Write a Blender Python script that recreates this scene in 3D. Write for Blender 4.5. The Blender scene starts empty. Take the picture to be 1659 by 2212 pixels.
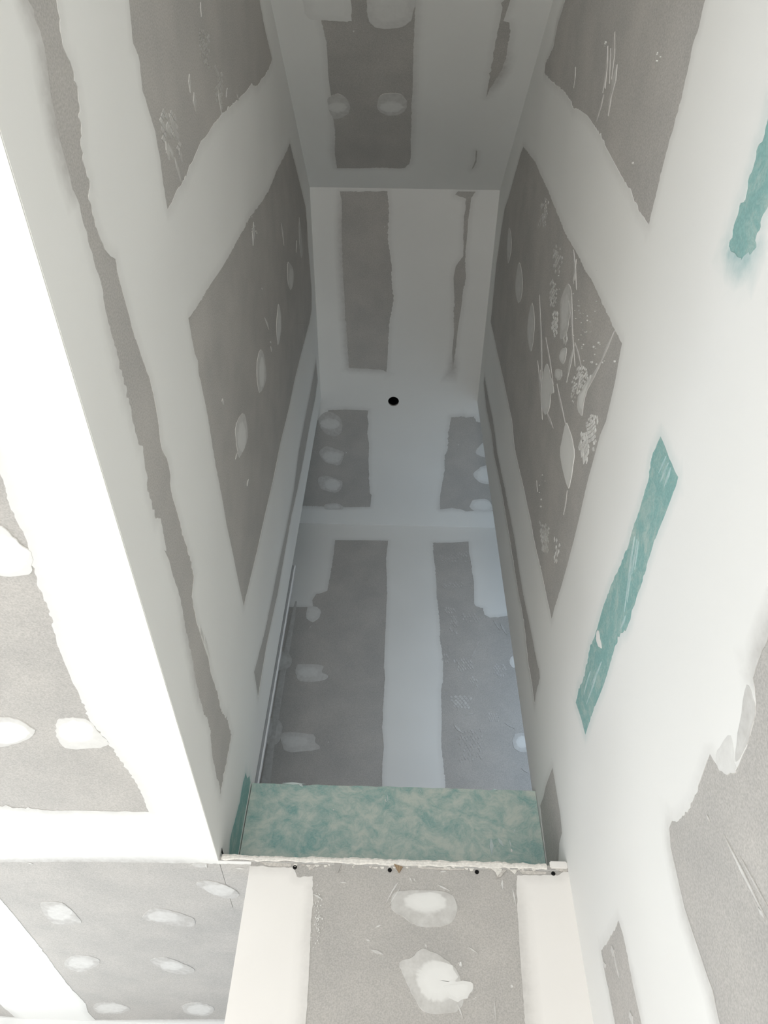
import bpy, bmesh, math, random
import numpy as np
from mathutils import Vector, Matrix
from mathutils.geometry import delaunay_2d_cdt

random.seed(7)
rng = np.random.default_rng(11)
scene = bpy.context.scene
COL = scene.collection

# ------------------------------------------------------------------ camera
W, H = 1659, 2212
F = 1568.44
PITCH, YAW, ROLL = math.radians(49.973), math.radians(-1.105), math.radians(2.144)
CAMZ = 1.62
_fw = np.array([math.sin(YAW) * math.cos(PITCH), math.cos(YAW) * math.cos(PITCH), math.sin(PITCH)])
_r0 = np.array([math.cos(YAW), -math.sin(YAW), 0.0])
_u0 = np.cross(_r0, _fw)
_rt = math.cos(ROLL) * _r0 + math.sin(ROLL) * _u0
_up = -math.sin(ROLL) * _r0 + math.cos(ROLL) * _u0
cam_d = bpy.data.cameras.new('camera')
cam = bpy.data.objects.new('camera', cam_d)
COL.objects.link(cam)
m = Matrix.Identity(4)
for i in range(3):
    m[i][0], m[i][1], m[i][2] = _rt[i], _up[i], -_fw[i]
m[2][3] = CAMZ
cam.matrix_world = m
cam_d.sensor_fit = 'HORIZONTAL'
cam_d.sensor_width = 36.0
cam_d.lens = F / W * 36.0
cam_d.clip_start = 0.05
scene.camera = cam

# ------------------------------------------------------------------ world, lights, exposure
vs = scene.view_settings
vs.view_transform = 'Standard'
vs.look = 'None'
vs.gamma = 1.0
vs.use_curve_mapping = False
vs.exposure = 0.06
scene.cycles.diffuse_bounces = 7
scene.cycles.max_bounces = 10

world = bpy.data.worlds.new('sky')
scene.world = world
world.use_nodes = True
world.node_tree.nodes['Background'].inputs[0].default_value = (0.62, 0.75, 0.95, 1)
world.node_tree.nodes['Background'].inputs[1].default_value = 1.0


def area(name, loc, rot, sx, sy, power, col):
    d = bpy.data.lights.new(name, 'AREA')
    d.shape = 'RECTANGLE'
    d.size, d.size_y = sx, sy
    d.energy = power
    d.color = col
    o = bpy.data.objects.new(name, d)
    o.location = loc
    o.rotation_euler = rot
    COL.objects.link(o)
    return o


# daylight entering through the patio door of the lower room and the window behind the camera
area('daylight_left', (-3.42, 1.5, 1.12), (0, math.radians(-90), 0), 2.1, 3.6, 42, (0.98, 0.985, 1.0))
area('daylight_back', (-0.35, -2.92, 1.12), (math.radians(90), 0, 0), 1.6, 2.1, 68, (1.0, 0.97, 0.935))
area('added_light_front', (-2.4, 3.70, 1.12), (math.radians(-90), 0, 0), 1.8, 2.1, 40, (0.97, 1.0, 0.965))  # added lamp in the far wall, brightens the lower-left ceiling
# bluish daylight through a made-up opening in the right partition of the upper hall
area('daylight_hall', (1.75, 2.545, 3.85), (math.radians(90), 0, 0), 1.2, 1.4, 13.5, (0.66, 0.82, 1.0))
# low sun through the patio door onto the floor of the lower room
sun_d = bpy.data.lights.new('sun', 'SUN')
sun_d.energy = 8.0
sun_d.angle = math.radians(1.0)
sun_d.color = (1.0, 0.98, 0.955)
sun = bpy.data.objects.new('sun', sun_d)
COL.objects.link(sun)
sun.rotation_euler = Vector((math.cos(math.radians(42)), 0.02, -math.sin(math.radians(42)))).to_track_quat('-Z', 'Y').to_euler()

# ------------------------------------------------------------------ measured room
XL, XR = -0.4965, 0.5435
ZU = 4.1693 + CAMZ            # upper ceiling
Y1, SL = 1.1941, 0.9953       # crease of the sloped ceiling
YE = 2.5287                   # end of the stair walls
YF = 3.632                    # far wall of the upper hall
ZC = 0.9779 + CAMZ            # lower ceiling
YT = 2.1914                   # front pier
YG = 2.472                    # green board
ZG = 1.3854 + CAMZ            # upper floor level
XP = -0.400                   # left edge of the pier
YL = 3.783                    # far wall of the lower room
YS = Y1 - (ZU - ZC) / SL      # where the slope meets the lower ceiling
XW, YB = -3.5, -3.0           # left and back walls of the lower room
T = 0.0125


class Plane:
    def __init__(s, o, u, v, n):
        s.o, s.u, s.v, s.n = [np.array(k, float) for k in (o, u, v, n)]

    def px(s, x, y):
        d = _fw + _rt * (x - W / 2) / F - _up * (y - H / 2) / F
        c = np.array([0, 0, CAMZ])
        t = ((s.o - c) @ s.n) / (d @ s.n)
        p = c + d * t - s.o
        return (p @ s.u, p @ s.v)

    def w(s, a, b, h=0.0):
        return s.o + s.u * a + s.v * b + s.n * h


_k = math.hypot(1, SL)
P_RIGHT = Plane((XR, 0, 0), (0, 1, 0), (0, 0, 1), (-1, 0, 0))
P_LEFT = Plane((XL, 0, 0), (0, 1, 0), (0, 0, 1), (1, 0, 0))
P_FRONT = Plane((0, YT, 0), (1, 0, 0), (0, 0, 1), (0, -1, 0))
P_FAR = Plane((0, YF, 0), (1, 0, 0), (0, 0, 1), (0, -1, 0))
P_GREEN = Plane((0, YG, 0), (1, 0, 0), (0, 0, 1), (0, -1, 0))
P_CEIL = Plane((0, 0, ZC), (1, 0, 0), (0, 1, 0), (0, 0, -1))
P_CUP = Plane((0, 0, ZU), (1, 0, 0), (0, 1, 0), (0, 0, -1))
P_SLOPE = Plane((0, Y1, ZU), (1, 0, 0), (0, 1 / _k, SL / _k), (0, SL / _k, -1 / _k))


# ------------------------------------------------------------------ materials
def new_mat(name, rough=0.9):
    mt = bpy.data.materials.new(name)
    mt.use_nodes = True
    nt = mt.node_tree
    b = nt.nodes['Principled BSDF']
    b.inputs['Roughness'].default_value = rough
    b.inputs['Specular IOR Level'].default_value = 0.25
    return mt, nt, b


def N(nt, t, **kw):
    n = nt.nodes.new(t)
    for k, v in kw.items():
        setattr(n, k, v)
    return n


def noise(nt, scale, detail=3, rough=0.55, vec=None):
    n = N(nt, 'ShaderNodeTexNoise')
    n.inputs['Scale'].default_value = scale
    n.inputs['Detail'].default_value = detail
    n.inputs['Roughness'].default_value = rough
    if vec is not None:
        nt.links.new(vec, n.inputs['Vector'])
    return n


def ramp(nt, fac, stops):
    r = N(nt, 'ShaderNodeValToRGB')
    el = r.color_ramp.elements
    while len(el) < len(stops):
        el.new(0.5)
    for e, (p, c) in zip(el, stops):
        e.position = p
        e.color = (*c, 1) if len(c) == 3 else c
    nt.links.new(fac, r.inputs[0])
    return r


def geo_pos(nt):
    g = N(nt, 'ShaderNodeNewGeometry')
    return g.outputs['Position']


BOARD = (0.452, 0.438, 0.418)
GREEN = (0.225, 0.40, 0.385)
WHITE = (0.792, 0.79, 0.768)


def board_color(nt, base, vec):
    a = noise(nt, 260, 1, 0.6, vec)
    b = noise(nt, 5, 2, 0.6, vec)
    c1 = ramp(nt, a.outputs['Fac'], [(0.25, [k * 0.86 for k in base]), (0.75, [min(1, k * 1.14) for k in base])])
    c2 = ramp(nt, b.outputs['Fac'], [(0.3, (0.93, 0.93, 0.93)), (0.7, (1.07, 1.06, 1.05))])
    mx = N(nt, 'ShaderNodeMixRGB', blend_type='MULTIPLY')
    mx.inputs[0].default_value = 1
    nt.links.new(c1.outputs[0], mx.inputs[1])
    nt.links.new(c2.outputs[0], mx.inputs[2])
    return mx.outputs[0]


def green_color(nt, vec, amount, scale=9, lo=0.36, hi=0.58):
    # water resistant board: teal paper with dragged whitish plaster smears
    n0 = noise(nt, 6, 3, 0.6, vec)
    off = N(nt, 'ShaderNodeMixRGB', blend_type='ADD')
    off.inputs[0].default_value = 0.16
    nt.links.new(vec, off.inputs[1])
    nt.links.new(n0.outputs['Color'], off.inputs[2])
    mp = N(nt, 'ShaderNodeMapping')
    mp.inputs['Scale'].default_value = (1.0, 1.0, 1.35)
    mp.inputs['Rotation'].default_value = (0.5, 0.7, 0.4)
    nt.links.new(off.outputs[0], mp.inputs['Vector'])
    n1 = noise(nt, scale, 6, 0.74, mp.outputs['Vector'])
    r1 = ramp(nt, n1.outputs['Fac'], [(lo, (0.04, 0.04, 0.04)), (hi, (0.95,) * 3)])
    ml = N(nt, 'ShaderNodeMath', operation='MULTIPLY')
    ml.inputs[1].default_value = amount
    nt.links.new(r1.outputs[0], ml.inputs[0])
    fine = noise(nt, 220, 2, 0.5, vec)
    g = ramp(nt, fine.outputs['Fac'], [(0.3, [k * 0.9 for k in GREEN]), (0.7, [k * 1.1 for k in GREEN])])
    mx = N(nt, 'ShaderNodeMixRGB')
    nt.links.new(ml.outputs[0], mx.inputs[0])
    nt.links.new(g.outputs[0], mx.inputs[1])
    mx.inputs[2].default_value = (0.60, 0.64, 0.58, 1)
    return mx.outputs[0]


def bump(nt, b, vec, scale, strength, dist=0.002):
    n = noise(nt, scale, 4, 0.6, vec)
    bp = N(nt, 'ShaderNodeBump')
    bp.inputs['Strength'].default_value = strength
    bp.inputs['Distance'].default_value = dist
    nt.links.new(n.outputs['Fac'], bp.inputs['Height'])
    nt.links.new(bp.outputs[0], b.inputs['Normal'])


def mat_board():
    mt, nt, b = new_mat('grey_board_paper')
    v = geo_pos(nt)
    nt.links.new(board_color(nt, BOARD, v), b.inputs['Base Color'])
    return mt


def mat_green(amount, name, *k):
    mt, nt, b = new_mat(name)
    v = geo_pos(nt)
    nt.links.new(green_color(nt, v, amount, *k), b.inputs['Base Color'])
    return mt


def mat_compound(name, white):
    # plaster over board paper: attribute "cover" is how thick the coat lies, "green" which paper is below
    mt, nt, b = new_mat(name, 0.85)
    v = geo_pos(nt)
    cov = N(nt, 'ShaderNodeAttribute', attribute_name='cover')
    gr = N(nt, 'ShaderNodeAttribute', attribute_name='green')
    under = N(nt, 'ShaderNodeMixRGB')
    nt.links.new(gr.outputs['Fac'], under.inputs[0])
    under.inputs[1].default_value = (*BOARD, 1)
    under.inputs[2].default_value = (0.35, 0.5, 0.5, 1)
    n1 = noise(nt, 45, 2, 0.7, v)
    n1r = N(nt, 'ShaderNodeMath', operation='SUBTRACT')
    nt.links.new(n1.outputs['Fac'], n1r.inputs[0])
    n1r.inputs[1].default_value = 0.5
    inv = N(nt, 'ShaderNodeMath', operation='SUBTRACT')
    inv.inputs[0].default_value = 1.0
    nt.links.new(cov.outputs['Fac'], inv.inputs[1])
    pr = N(nt, 'ShaderNodeMath', operation='MULTIPLY')
    nt.links.new(n1r.outputs[0], pr.inputs[0])
    nt.links.new(inv.outputs[0], pr.inputs[1])
    ad = N(nt, 'ShaderNodeMath', operation='ADD', use_clamp=True)
    nt.links.new(cov.outputs['Fac'], ad.inputs[0])
    nt.links.new(pr.outputs[0], ad.inputs[1])
    n2 = noise(nt, 2.2, 1, 0.6, v)
    wr = ramp(nt, n2.outputs['Fac'], [(0.3, [k * 0.975 for k in white]), (0.7, [min(0.93, k * 1.02) for k in white])])
    mx = N(nt, 'ShaderNodeMixRGB')
    nt.links.new(ad.outputs[0], mx.inputs[0])
    nt.links.new(under.outputs[0], mx.inputs[1])
    nt.links.new(wr.outputs[0], mx.inputs[2])
    nt.links.new(mx.outputs[0], b.inputs['Base Color'])
    return mt


def mat_plain(name, col, rough=0.8, var=0.08, scale=30, metal=0.0):
    mt, nt, b = new_mat(name, rough)
    v = geo_pos(nt)
    n = noise(nt, scale, 4, 0.6, v)
    r = ramp(nt, n.outputs['Fac'], [(0.3, [k * (1 - var) for k in col]), (0.7, [min(1, k * (1 + var)) for k in col])])
    nt.links.new(r.outputs[0], b.inputs['Base Color'])
    b.inputs['Metallic'].default_value = metal
    return mt


def mat_wood():
    mt, nt, b = new_mat('raw_wood', 0.7)
    v = geo_pos(nt)
    wv = N(nt, 'ShaderNodeTexWave')
    wv.inputs['Scale'].default_value = 40
    wv.inputs['Distortion'].default_value = 4
    nt.links.new(v, wv.inputs['Vector'])
    r = ramp(nt, wv.outputs['Fac'], [(0, (0.26, 0.18, 0.11)), (1, (0.36, 0.27, 0.18))])
    nt.links.new(r.outputs[0], b.inputs['Base Color'])
    return mt


M_BOARD = mat_board()
M_GREEN = mat_green(0.6, 'green_board_paper', 17, 0.46, 0.74)
M_GREENS = mat_green(0.9, 'green_board_paper_smeared', 12, 0.34, 0.62)
M_COMP = mat_compound('joint_compound_white', WHITE)
M_CREAM = mat_compound('joint_compound_cream', (0.84, 0.82, 0.79))
M_CORE = mat_plain('gypsum_core', (0.72, 0.70, 0.66), 0.9, 0.06, 60)
M_TORN = mat_plain('torn_gypsum', (0.80, 0.775, 0.725), 0.95, 0.14, 130)
M_TPAPER = mat_plain('torn_paper', (0.60, 0.57, 0.53), 0.95, 0.18, 160)
M_BLACK = mat_plain('black_phosphate_steel', (0.006, 0.006, 0.006), 0.5, 0.1, 60)
M_DARK = mat_plain('dark_cavity', (0.003, 0.003, 0.003), 1.0, 0.1, 20)
M_TRIM = mat_plain('galvanised_bead', (0.72, 0.75, 0.78), 0.35, 0.05, 40, 0.3)
M_FLOOR = mat_plain('pale_screed', (0.61, 0.59, 0.56), 0.9, 0.1, 3)
M_FRAME = mat_plain('white_window_frame', (0.8, 0.8, 0.78), 0.4, 0.02, 20)
M_WOOD = mat_wood()


# ------------------------------------------------------------------ builders
def link(name, mesh, mat, parent=None, smooth=False):
    o = bpy.data.objects.new(name, mesh)
    COL.objects.link(o)
    if mat:
        mesh.materials.append(mat)
    if parent:
        o.parent = parent
    if smooth:
        for p in mesh.polygons:
            p.use_smooth = True
    return o


def structure(name, boxes, label, cat, mat=None):
    """core of a wall or ceiling: boxes given as (min corner, max corner)"""
    bm = bmesh.new()
    for lo, hi in boxes:
        vv = [bm.verts.new((x, y, z)) for x in (lo[0], hi[0]) for y in (lo[1], hi[1]) for z in (lo[2], hi[2])]
        for f in ((0, 1, 3, 2), (4, 6, 7, 5), (0, 4, 5, 1), (2, 3, 7, 6), (0, 2, 6, 4), (1, 5, 7, 3)):
            bm.faces.new([vv[i] for i in f])
    me = bpy.data.meshes.new(name)
    bm.to_mesh(me)
    bm.free()
    o = link(name, me, mat or M_CORE)
    o['kind'] = 'structure'
    o['label'] = label
    o['category'] = cat
    return o


def inside(P, poly):
    """vectorised point in polygon"""
    a = np.asarray(poly)
    lo, hi = a.min(0), a.max(0)
    sel = np.nonzero((P[:, 0] >= lo[0]) & (P[:, 0] <= hi[0]) & (P[:, 1] >= lo[1]) & (P[:, 1] <= hi[1]))[0]
    out = np.zeros(len(P), bool)
    x, y = P[sel, 0], P[sel, 1]
    r = np.zeros(len(sel), bool)
    b = np.roll(a, -1, axis=0)
    for (x0, y0), (x1, y1) in zip(a, b):
        if y0 == y1:
            continue
        c = ((y0 > y) != (y1 > y)) & (x < (x1 - x0) * (y - y0) / (y1 - y0) + x0)
        r ^= c
    out[sel] = r
    return out


def seg_dist(P, poly):
    """distance to a closed polyline and index of the nearest vertex"""
    a = np.asarray(poly)
    b = np.roll(a, -1, axis=0)
    d = b - a
    L = (d * d).sum(1) + 1e-12
    best = np.full(len(P), 9e9)
    idx = np.zeros(len(P), int)
    for s in range(0, len(P), 2000):
        p = P[s:s + 2000]
        t = np.clip(((p[:, None, :] - a[None]) * d[None]).sum(2) / L[None], 0, 1)
        q = a[None] + t[..., None] * d[None]
        dd = ((p[:, None, :] - q) ** 2).sum(2)
        i = dd.argmin(1)
        best[s:s + 2000] = np.sqrt(dd[np.arange(len(p)), i])
        idx[s:s + 2000] = i
    return best, idx


def vnoise(s, wl, seed):
    """smooth 1-d value noise along arc length"""
    r = np.random.default_rng(seed)
    n = int(s.max() / wl) + 4
    tab = r.uniform(-1, 1, n)
    k = (s / wl).astype(int)
    f = s / wl - k
    f = f * f * (3 - 2 * f)
    return tab[k] * (1 - f) + tab[k + 1] * f


_seed = [100]


def ragged(poly, soft, rag, step=0.0045):
    """resample a closed outline and roughen it like a trowel edge"""
    a = np.asarray(poly)
    b = np.roll(a, -1, axis=0)
    s2 = np.roll(soft, -1)
    pts, sf = [], []
    for p, q, u, v in zip(a, b, soft, s2):
        n = max(1, int(np.linalg.norm(q - p) / step))
        for i in range(n):
            pts.append(p + (q - p) * i / n)
            sf.append(u + (v - u) * i / n)
    pts, sf = np.array(pts), np.array(sf)
    t = np.roll(pts, -1, axis=0) - np.roll(pts, 1, axis=0)
    t /= np.linalg.norm(t, axis=1)[:, None] + 1e-12
    nn = np.stack([-t[:, 1], t[:, 0]], 1)
    s = np.concatenate([[0], np.cumsum(np.linalg.norm(np.diff(pts, axis=0), axis=1))])
    _seed[0] += 7
    k = _seed[0]
    env = np.clip(0.55 + 0.9 * vnoise(s, 0.22, k), 0.08, 1.3)
    env2 = np.clip(1.6 * vnoise(s, 0.16, k + 4), 0, 1.2)
    h = rag * (env * (0.5 * vnoise(s, 0.028, k + 1) + 0.5 * vnoise(s, 0.011, k + 2)) + 0.45 * vnoise(s, 0.13, k + 3)
               + 1.15 * env2 * (0.6 * vnoise(s, 0.0085, k + 5) + 0.5 * np.abs(vnoise(s, 0.017, k + 6))))
    fade = np.clip(s / 0.05, 0, 1) * np.clip((s[-1] - s) / 0.05, 0, 1)
    return pts + nn * (h * fade)[:, None], sf


def grey(plane, pts, rag=0.004, soft=0.0, green=0):
    uv = [plane.px(p[0], p[1]) for p in pts]
    sf = [p[2] if len(p) > 2 else soft for p in pts]
    a = np.array(uv)
    area2 = (a[:, 0] * np.roll(a[:, 1], -1) - np.roll(a[:, 0], -1) * a[:, 1]).sum()
    if area2 < 0:
        a = a[::-1]
        sf = sf[::-1]
    out, s = ragged(a, np.array(sf), rag)
    return dict(p=out, s=s, g=green)


def compound(parent, plane, outer, greys, parts, mat, h=0.0013, coarse=0.12):
    """one coat of joint compound over a whole face, left open where paper shows;
    cut along the joints into the bands of `parts` = [(label, (u0, u1, v0, v1)), ...]"""
    outer = np.array(outer, float)
    verts, edges = [], []

    def loop(pl):
        k = len(verts)
        verts.extend([tuple(p) for p in pl])
        n = len(pl)
        edges.extend([(k + i, k + (i + 1) % n) for i in range(n)])
    loop(outer)
    lo, hi = outer.min(0), outer.max(0)
    for g in greys:
        loop(g['p'])
    for _, r in parts[:-1]:
        u0, u1, v0, v1 = max(r[0], lo[0]), min(r[1], hi[0]), max(r[2], lo[1]), min(r[3], hi[1])
        cs = [(u0, v0), (u1, v0), (u1, v1), (u0, v1)]
        rp = []
        for i in range(4):
            p, q = np.array(cs[i]), np.array(cs[(i + 1) % 4])
            k = max(1, int(np.linalg.norm(q - p) / 0.02))
            rp += [p + (q - p) * j / k for j in range(k)]
        loop(rp)
    extra = []
    for g in greys:
        p = g['p']
        t = np.roll(p, -3, axis=0) - np.roll(p, 3, axis=0)
        t /= np.linalg.norm(t, axis=1)[:, None] + 1e-12
        nn = np.stack([t[:, 1], -t[:, 0]], 1)
        for off, st in ((0.007, 2), (0.016, 3), (0.03, 4), (0.05, 6), (0.08, 8)):
            extra.append((p + nn * off)[::st])
    gx = np.arange(lo[0], hi[0], coarse)
    gy = np.arange(lo[1], hi[1], coarse)
    extra.append(np.array([(x, y) for x in gx for y in gy]))
    ex = np.concatenate(extra)
    keep = inside(ex, outer)
    for g in greys:
        keep &= ~inside(ex, g['p'])
    ex = ex[keep]
    verts.extend([tuple(p) for p in ex])
    r = delaunay_2d_cdt([Vector(v) for v in verts], edges, [], 0, 1e-5)
    V = np.array([(v.x, v.y) for v in r[0]])
    Fc = np.array([f for f in r[2] if len(f) == 3])
    cen = V[Fc].mean(1)
    ok = inside(cen, outer)
    for g in greys:
        ok &= ~inside(cen, g['p'])
    Fc, cen = Fc[ok], cen[ok]
    cover = np.ones(len(V))
    gr = np.zeros(len(V))
    best = np.full(len(V), 9e9)
    for g in greys:
        glo, ghi = g['p'].min(0) - 0.1, g['p'].max(0) + 0.1
        nb = np.nonzero((V[:, 0] > glo[0]) & (V[:, 0] < ghi[0]) & (V[:, 1] > glo[1]) & (V[:, 1] < ghi[1]))[0]
        d, i = np.full(len(V), 9e8), np.zeros(len(V), int)
        if len(nb):
            d[nb], i[nb] = seg_dist(V[nb], g['p'])
        s = g['s'][i]
        e = 0.78 * (1 - 0.8 * s)
        fwid = 0.035 + 0.025 * s
        t = np.clip(d / fwid, 0, 1)
        a = e + (1 - e) * t * t * (3 - 2 * t)
        cover = np.minimum(cover, a)
        near = d < best
        best = np.where(near, d, best)
        gr = np.where(near, g['g'], gr)
    alle = set()
    for f in Fc:
        f = [int(q) for q in f]
        alle.update(((f[0], f[1]), (f[1], f[2]), (f[2], f[0])))
    lab = np.full(len(cen), len(parts) - 1)
    for k in range(len(parts) - 2, -1, -1):
        u0, u1, v0, v1 = parts[k][1]
        lab[(cen[:, 0] > u0) & (cen[:, 0] < u1) & (cen[:, 1] > v0) & (cen[:, 1] < v1)] = k
    for k, (label, _) in enumerate(parts):
        fs = Fc[lab == k]
        if len(fs) < 1:
            continue
        ids = np.unique(fs)
        mp = {int(a): i for i, a in enumerate(ids)}
        co = [tuple(plane.w(V[a, 0], V[a, 1], h)) for a in ids]
        cv, gg = list(cover[ids]), list(gr[ids])
        faces = [[mp[int(a)] for a in f] for f in fs]
        cnt = {}
        for f in faces:
            for i in range(3):
                e = (f[i], f[(i + 1) % 3])
                if (e[1], e[0]) in cnt:
                    del cnt[(e[1], e[0])]
                else:
                    cnt[e] = 1
        low = {}
        for a, b in list(cnt):        # the skirt
            if (int(ids[b]), int(ids[a])) in alle:
                continue              # cut between two bands, no real edge
            # gives the coat its thickness
            for c in (a, b):
                if c not in low:
                    low[c] = len(co)
                    q = V[ids[c]]
                    co.append(tuple(plane.w(q[0], q[1], 0.0002)))
                    cv.append(cv[c])
                    gg.append(gg[c])
            faces.append([b, a, low[a], low[b]])
        me = bpy.data.meshes.new('joint_compound')
        me.from_pydata(co, [], faces)
        for nm, arr in (('cover', cv), ('green', gg)):
            at = me.attributes.new(nm, 'FLOAT', 'POINT')
            at.data.foreach_set('value', np.array(arr, np.float32))
        me.update()
        o = link('joint_compound', me, mat, parent)
        if label:
            o['label'] = label


def clip_rect(poly, r):
    """Sutherland-Hodgman clip of a polygon to a rectangle"""
    def cut(pl, ax, val, sign):
        out = []
        for i in range(len(pl)):
            p, q = pl[i], pl[(i + 1) % len(pl)]
            a, b = sign * (p[ax] - val), sign * (q[ax] - val)
            if a >= 0:
                out.append(p)
            if (a >= 0) != (b >= 0):
                t = a / (a - b)
                out.append((p[0] + t * (q[0] - p[0]), p[1] + t * (q[1] - p[1])))
        return out
    for ax, val, sg in ((0, r[0], 1), (0, r[1], -1), (1, r[2], 1), (1, r[3], -1)):
        poly = cut(poly, ax, val, sg)
        if len(poly) < 3:
            return []
    return poly


PANELS = {}


def panels(parent, plane, outer, rects, gap=0.0015):
    """plasterboard sheets 12.5 mm thick; rects = [(u0, u1, v0, v1, material, label), ...]"""
    lst = []
    for u0, u1, v0, v1, mat, label in rects:
        pl = clip_rect([tuple(p) for p in outer], (u0 + gap, u1 - gap, v0 + gap, v1 - gap))
        ded = []
        for p in pl:
            if not ded or (abs(p[0] - ded[-1][0]) + abs(p[1] - ded[-1][1])) > 1e-5:
                ded.append(p)
        if len(ded) < 3:
            continue
        n = len(ded)
        co = [tuple(plane.w(a, b, 0)) for a, b in ded] + [tuple(plane.w(a, b, -T)) for a, b in ded]
        fs = [list(range(n)), list(range(2 * n - 1, n - 1, -1))]
        fs += [[i, i + n, (i + 1) % n + n, (i + 1) % n] for i in range(n)]
        me = bpy.data.meshes.new('drywall_panel')
        me.from_pydata(co, [], fs)
        me.update()
        o = link('drywall_panel', me, mat, parent)
        if label:
            o['label'] = label
        lst.append(((u0, u1, v0, v1), o))
    PANELS[id(plane)] = (parent, lst)


def host(plane, u, v):
    parent, lst = PANELS[id(plane)]
    for r, o in lst:
        if r[0] <= u <= r[1] and r[2] <= v <= r[3]:
            return o
    return parent


def catmull(pts, n=5):
    a = np.asarray(pts, float)
    out = []
    k = len(a)
    for i in range(k):
        p0, p1, p2, p3 = a[i - 1], a[i], a[(i + 1) % k], a[(i + 2) % k]
        for j in range(n):
            t = j / n
            out.append(0.5 * (2 * p1 + (p2 - p0) * t + (2 * p0 - 5 * p1 + 4 * p2 - p3) * t * t + (3 * p1 - p0 - 3 * p2 + p3) * t ** 3))
    return np.array(out)


def attach_cover(me, cv, green=0.0):
    at = me.attributes.new('cover', 'FLOAT', 'POINT')
    at.data.foreach_set('value', np.array(cv, np.float32))
    at = me.attributes.new('green', 'FLOAT', 'POINT')
    at.data.foreach_set('value', np.full(len(cv), green, np.float32))


_lift = [0.0]


def patch(plane, outline, inner=None, a0=0.34, a1=0.92, label=None, name='screw_patch', mat=None, hh=0.0006, rag=0.0015, smooth=4):
    """filled screw head: a thin halo with a crisp rim and a thicker dab inside (inner = cx, cy, rx, ry in the picture)"""
    o2 = catmull([plane.px(*p) for p in outline], smooth)
    n = len(o2)
    c = o2.mean(0)
    d = o2 - c
    o2 = o2 + d / (np.linalg.norm(d, axis=1)[:, None] + 1e-9) * rng.normal(0, rag, n)[:, None]
    if inner:
        cx, cy, rx, ry = inner
        ip = []
        for i in range(n):
            v = o2[i] - c
            ip.append(None)
        ci = np.array(plane.px(cx, cy))
        eu = np.array(plane.px(cx + rx, cy)) - ci
        ev = np.array(plane.px(cx, cy + ry)) - ci
        A = np.linalg.inv(np.stack([eu, ev], 1))
        inn = []
        for i in range(n):
            v = o2[i] - ci
            w = A @ v
            k = 1 / max(1.02, np.linalg.norm(w))
            inn.append(ci + v * k * (1 + rng.normal(0, 0.05)))
        inn = np.array(inn)
    else:
        ci = c
        inn = c + (o2 - c) * 0.62
    mid = inn + (o2 - inn) * 0.22
    _lift[0] = (_lift[0] + 0.00023) % 0.0006
    lf = _lift[0] + 0.0012
    core = ci + (inn - ci) * 0.6
    rings = [(c + (o2 - c) * 1.015, a0, 0.0001 - lf), (o2, a0, 0.0003), (mid, a0 + 0.06, hh * 0.7), (inn, a0 + (a1 - a0) * 0.8, hh), (core, a1, hh * 1.1)]
    co, cv, fs = [], [], []
    for pl, a, h in rings:
        for p in pl:
            co.append(tuple(plane.w(p[0], p[1], h + lf)))
            cv.append(min(1.0, max(0, a)))
    co.append(tuple(plane.w(ci[0], ci[1], hh * 1.1 + lf)))
    cv.append(a1)
    for r in range(4):
        for i in range(n):
            j = (i + 1) % n
            fs.append([r * n + i, r * n + j, (r + 1) * n + j, (r + 1) * n + i])
    for i in range(n):
        fs.append([4 * n + i, 4 * n + (i + 1) % n, 5 * n])
    me = bpy.data.meshes.new(name)
    me.from_pydata(co, [], fs)
    attach_cover(me, cv)
    me.update()
    o = link(name, me, mat or M_COMP, host(plane, *c))
    if label:
        o['label'] = label
    return o


def quads_obj(plane, polys, cover, name='plaster_smear', label=None, h=0.0011, mat=None, green=0.0):
    """many little flecks of plaster that dried together: one smear"""
    co, fs, cv = [], [], []
    allp = np.array([p for q in polys for p in q])
    for q, a in zip(polys, cover):
        k = len(co)
        n = len(q)
        cc = np.mean(q, 0)
        hz = h + 0.00004 * (len(fs) % 17)
        for p in q:
            co.append(tuple(plane.w(p[0], p[1], hz)))
            cv.append(a)
        for p in q:
            e = cc + (np.array(p) - cc) * 1.05
            co.append(tuple(plane.w(e[0], e[1], 0.0001)))
            cv.append(a)
        fs.append(list(range(k, k + n)))
        for i in range(n):
            j = (i + 1) % n
            fs.append([k + i, k + j, k + n + j, k + n + i])
    me = bpy.data.meshes.new(name)
    me.from_pydata(co, [], fs)
    attach_cover(me, cv, green)
    me.update()
    c = allp.mean(0)
    o = link(name, me, mat or M_COMP, host(plane, *c))
    if label:
        o['label'] = label
    return o


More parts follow.
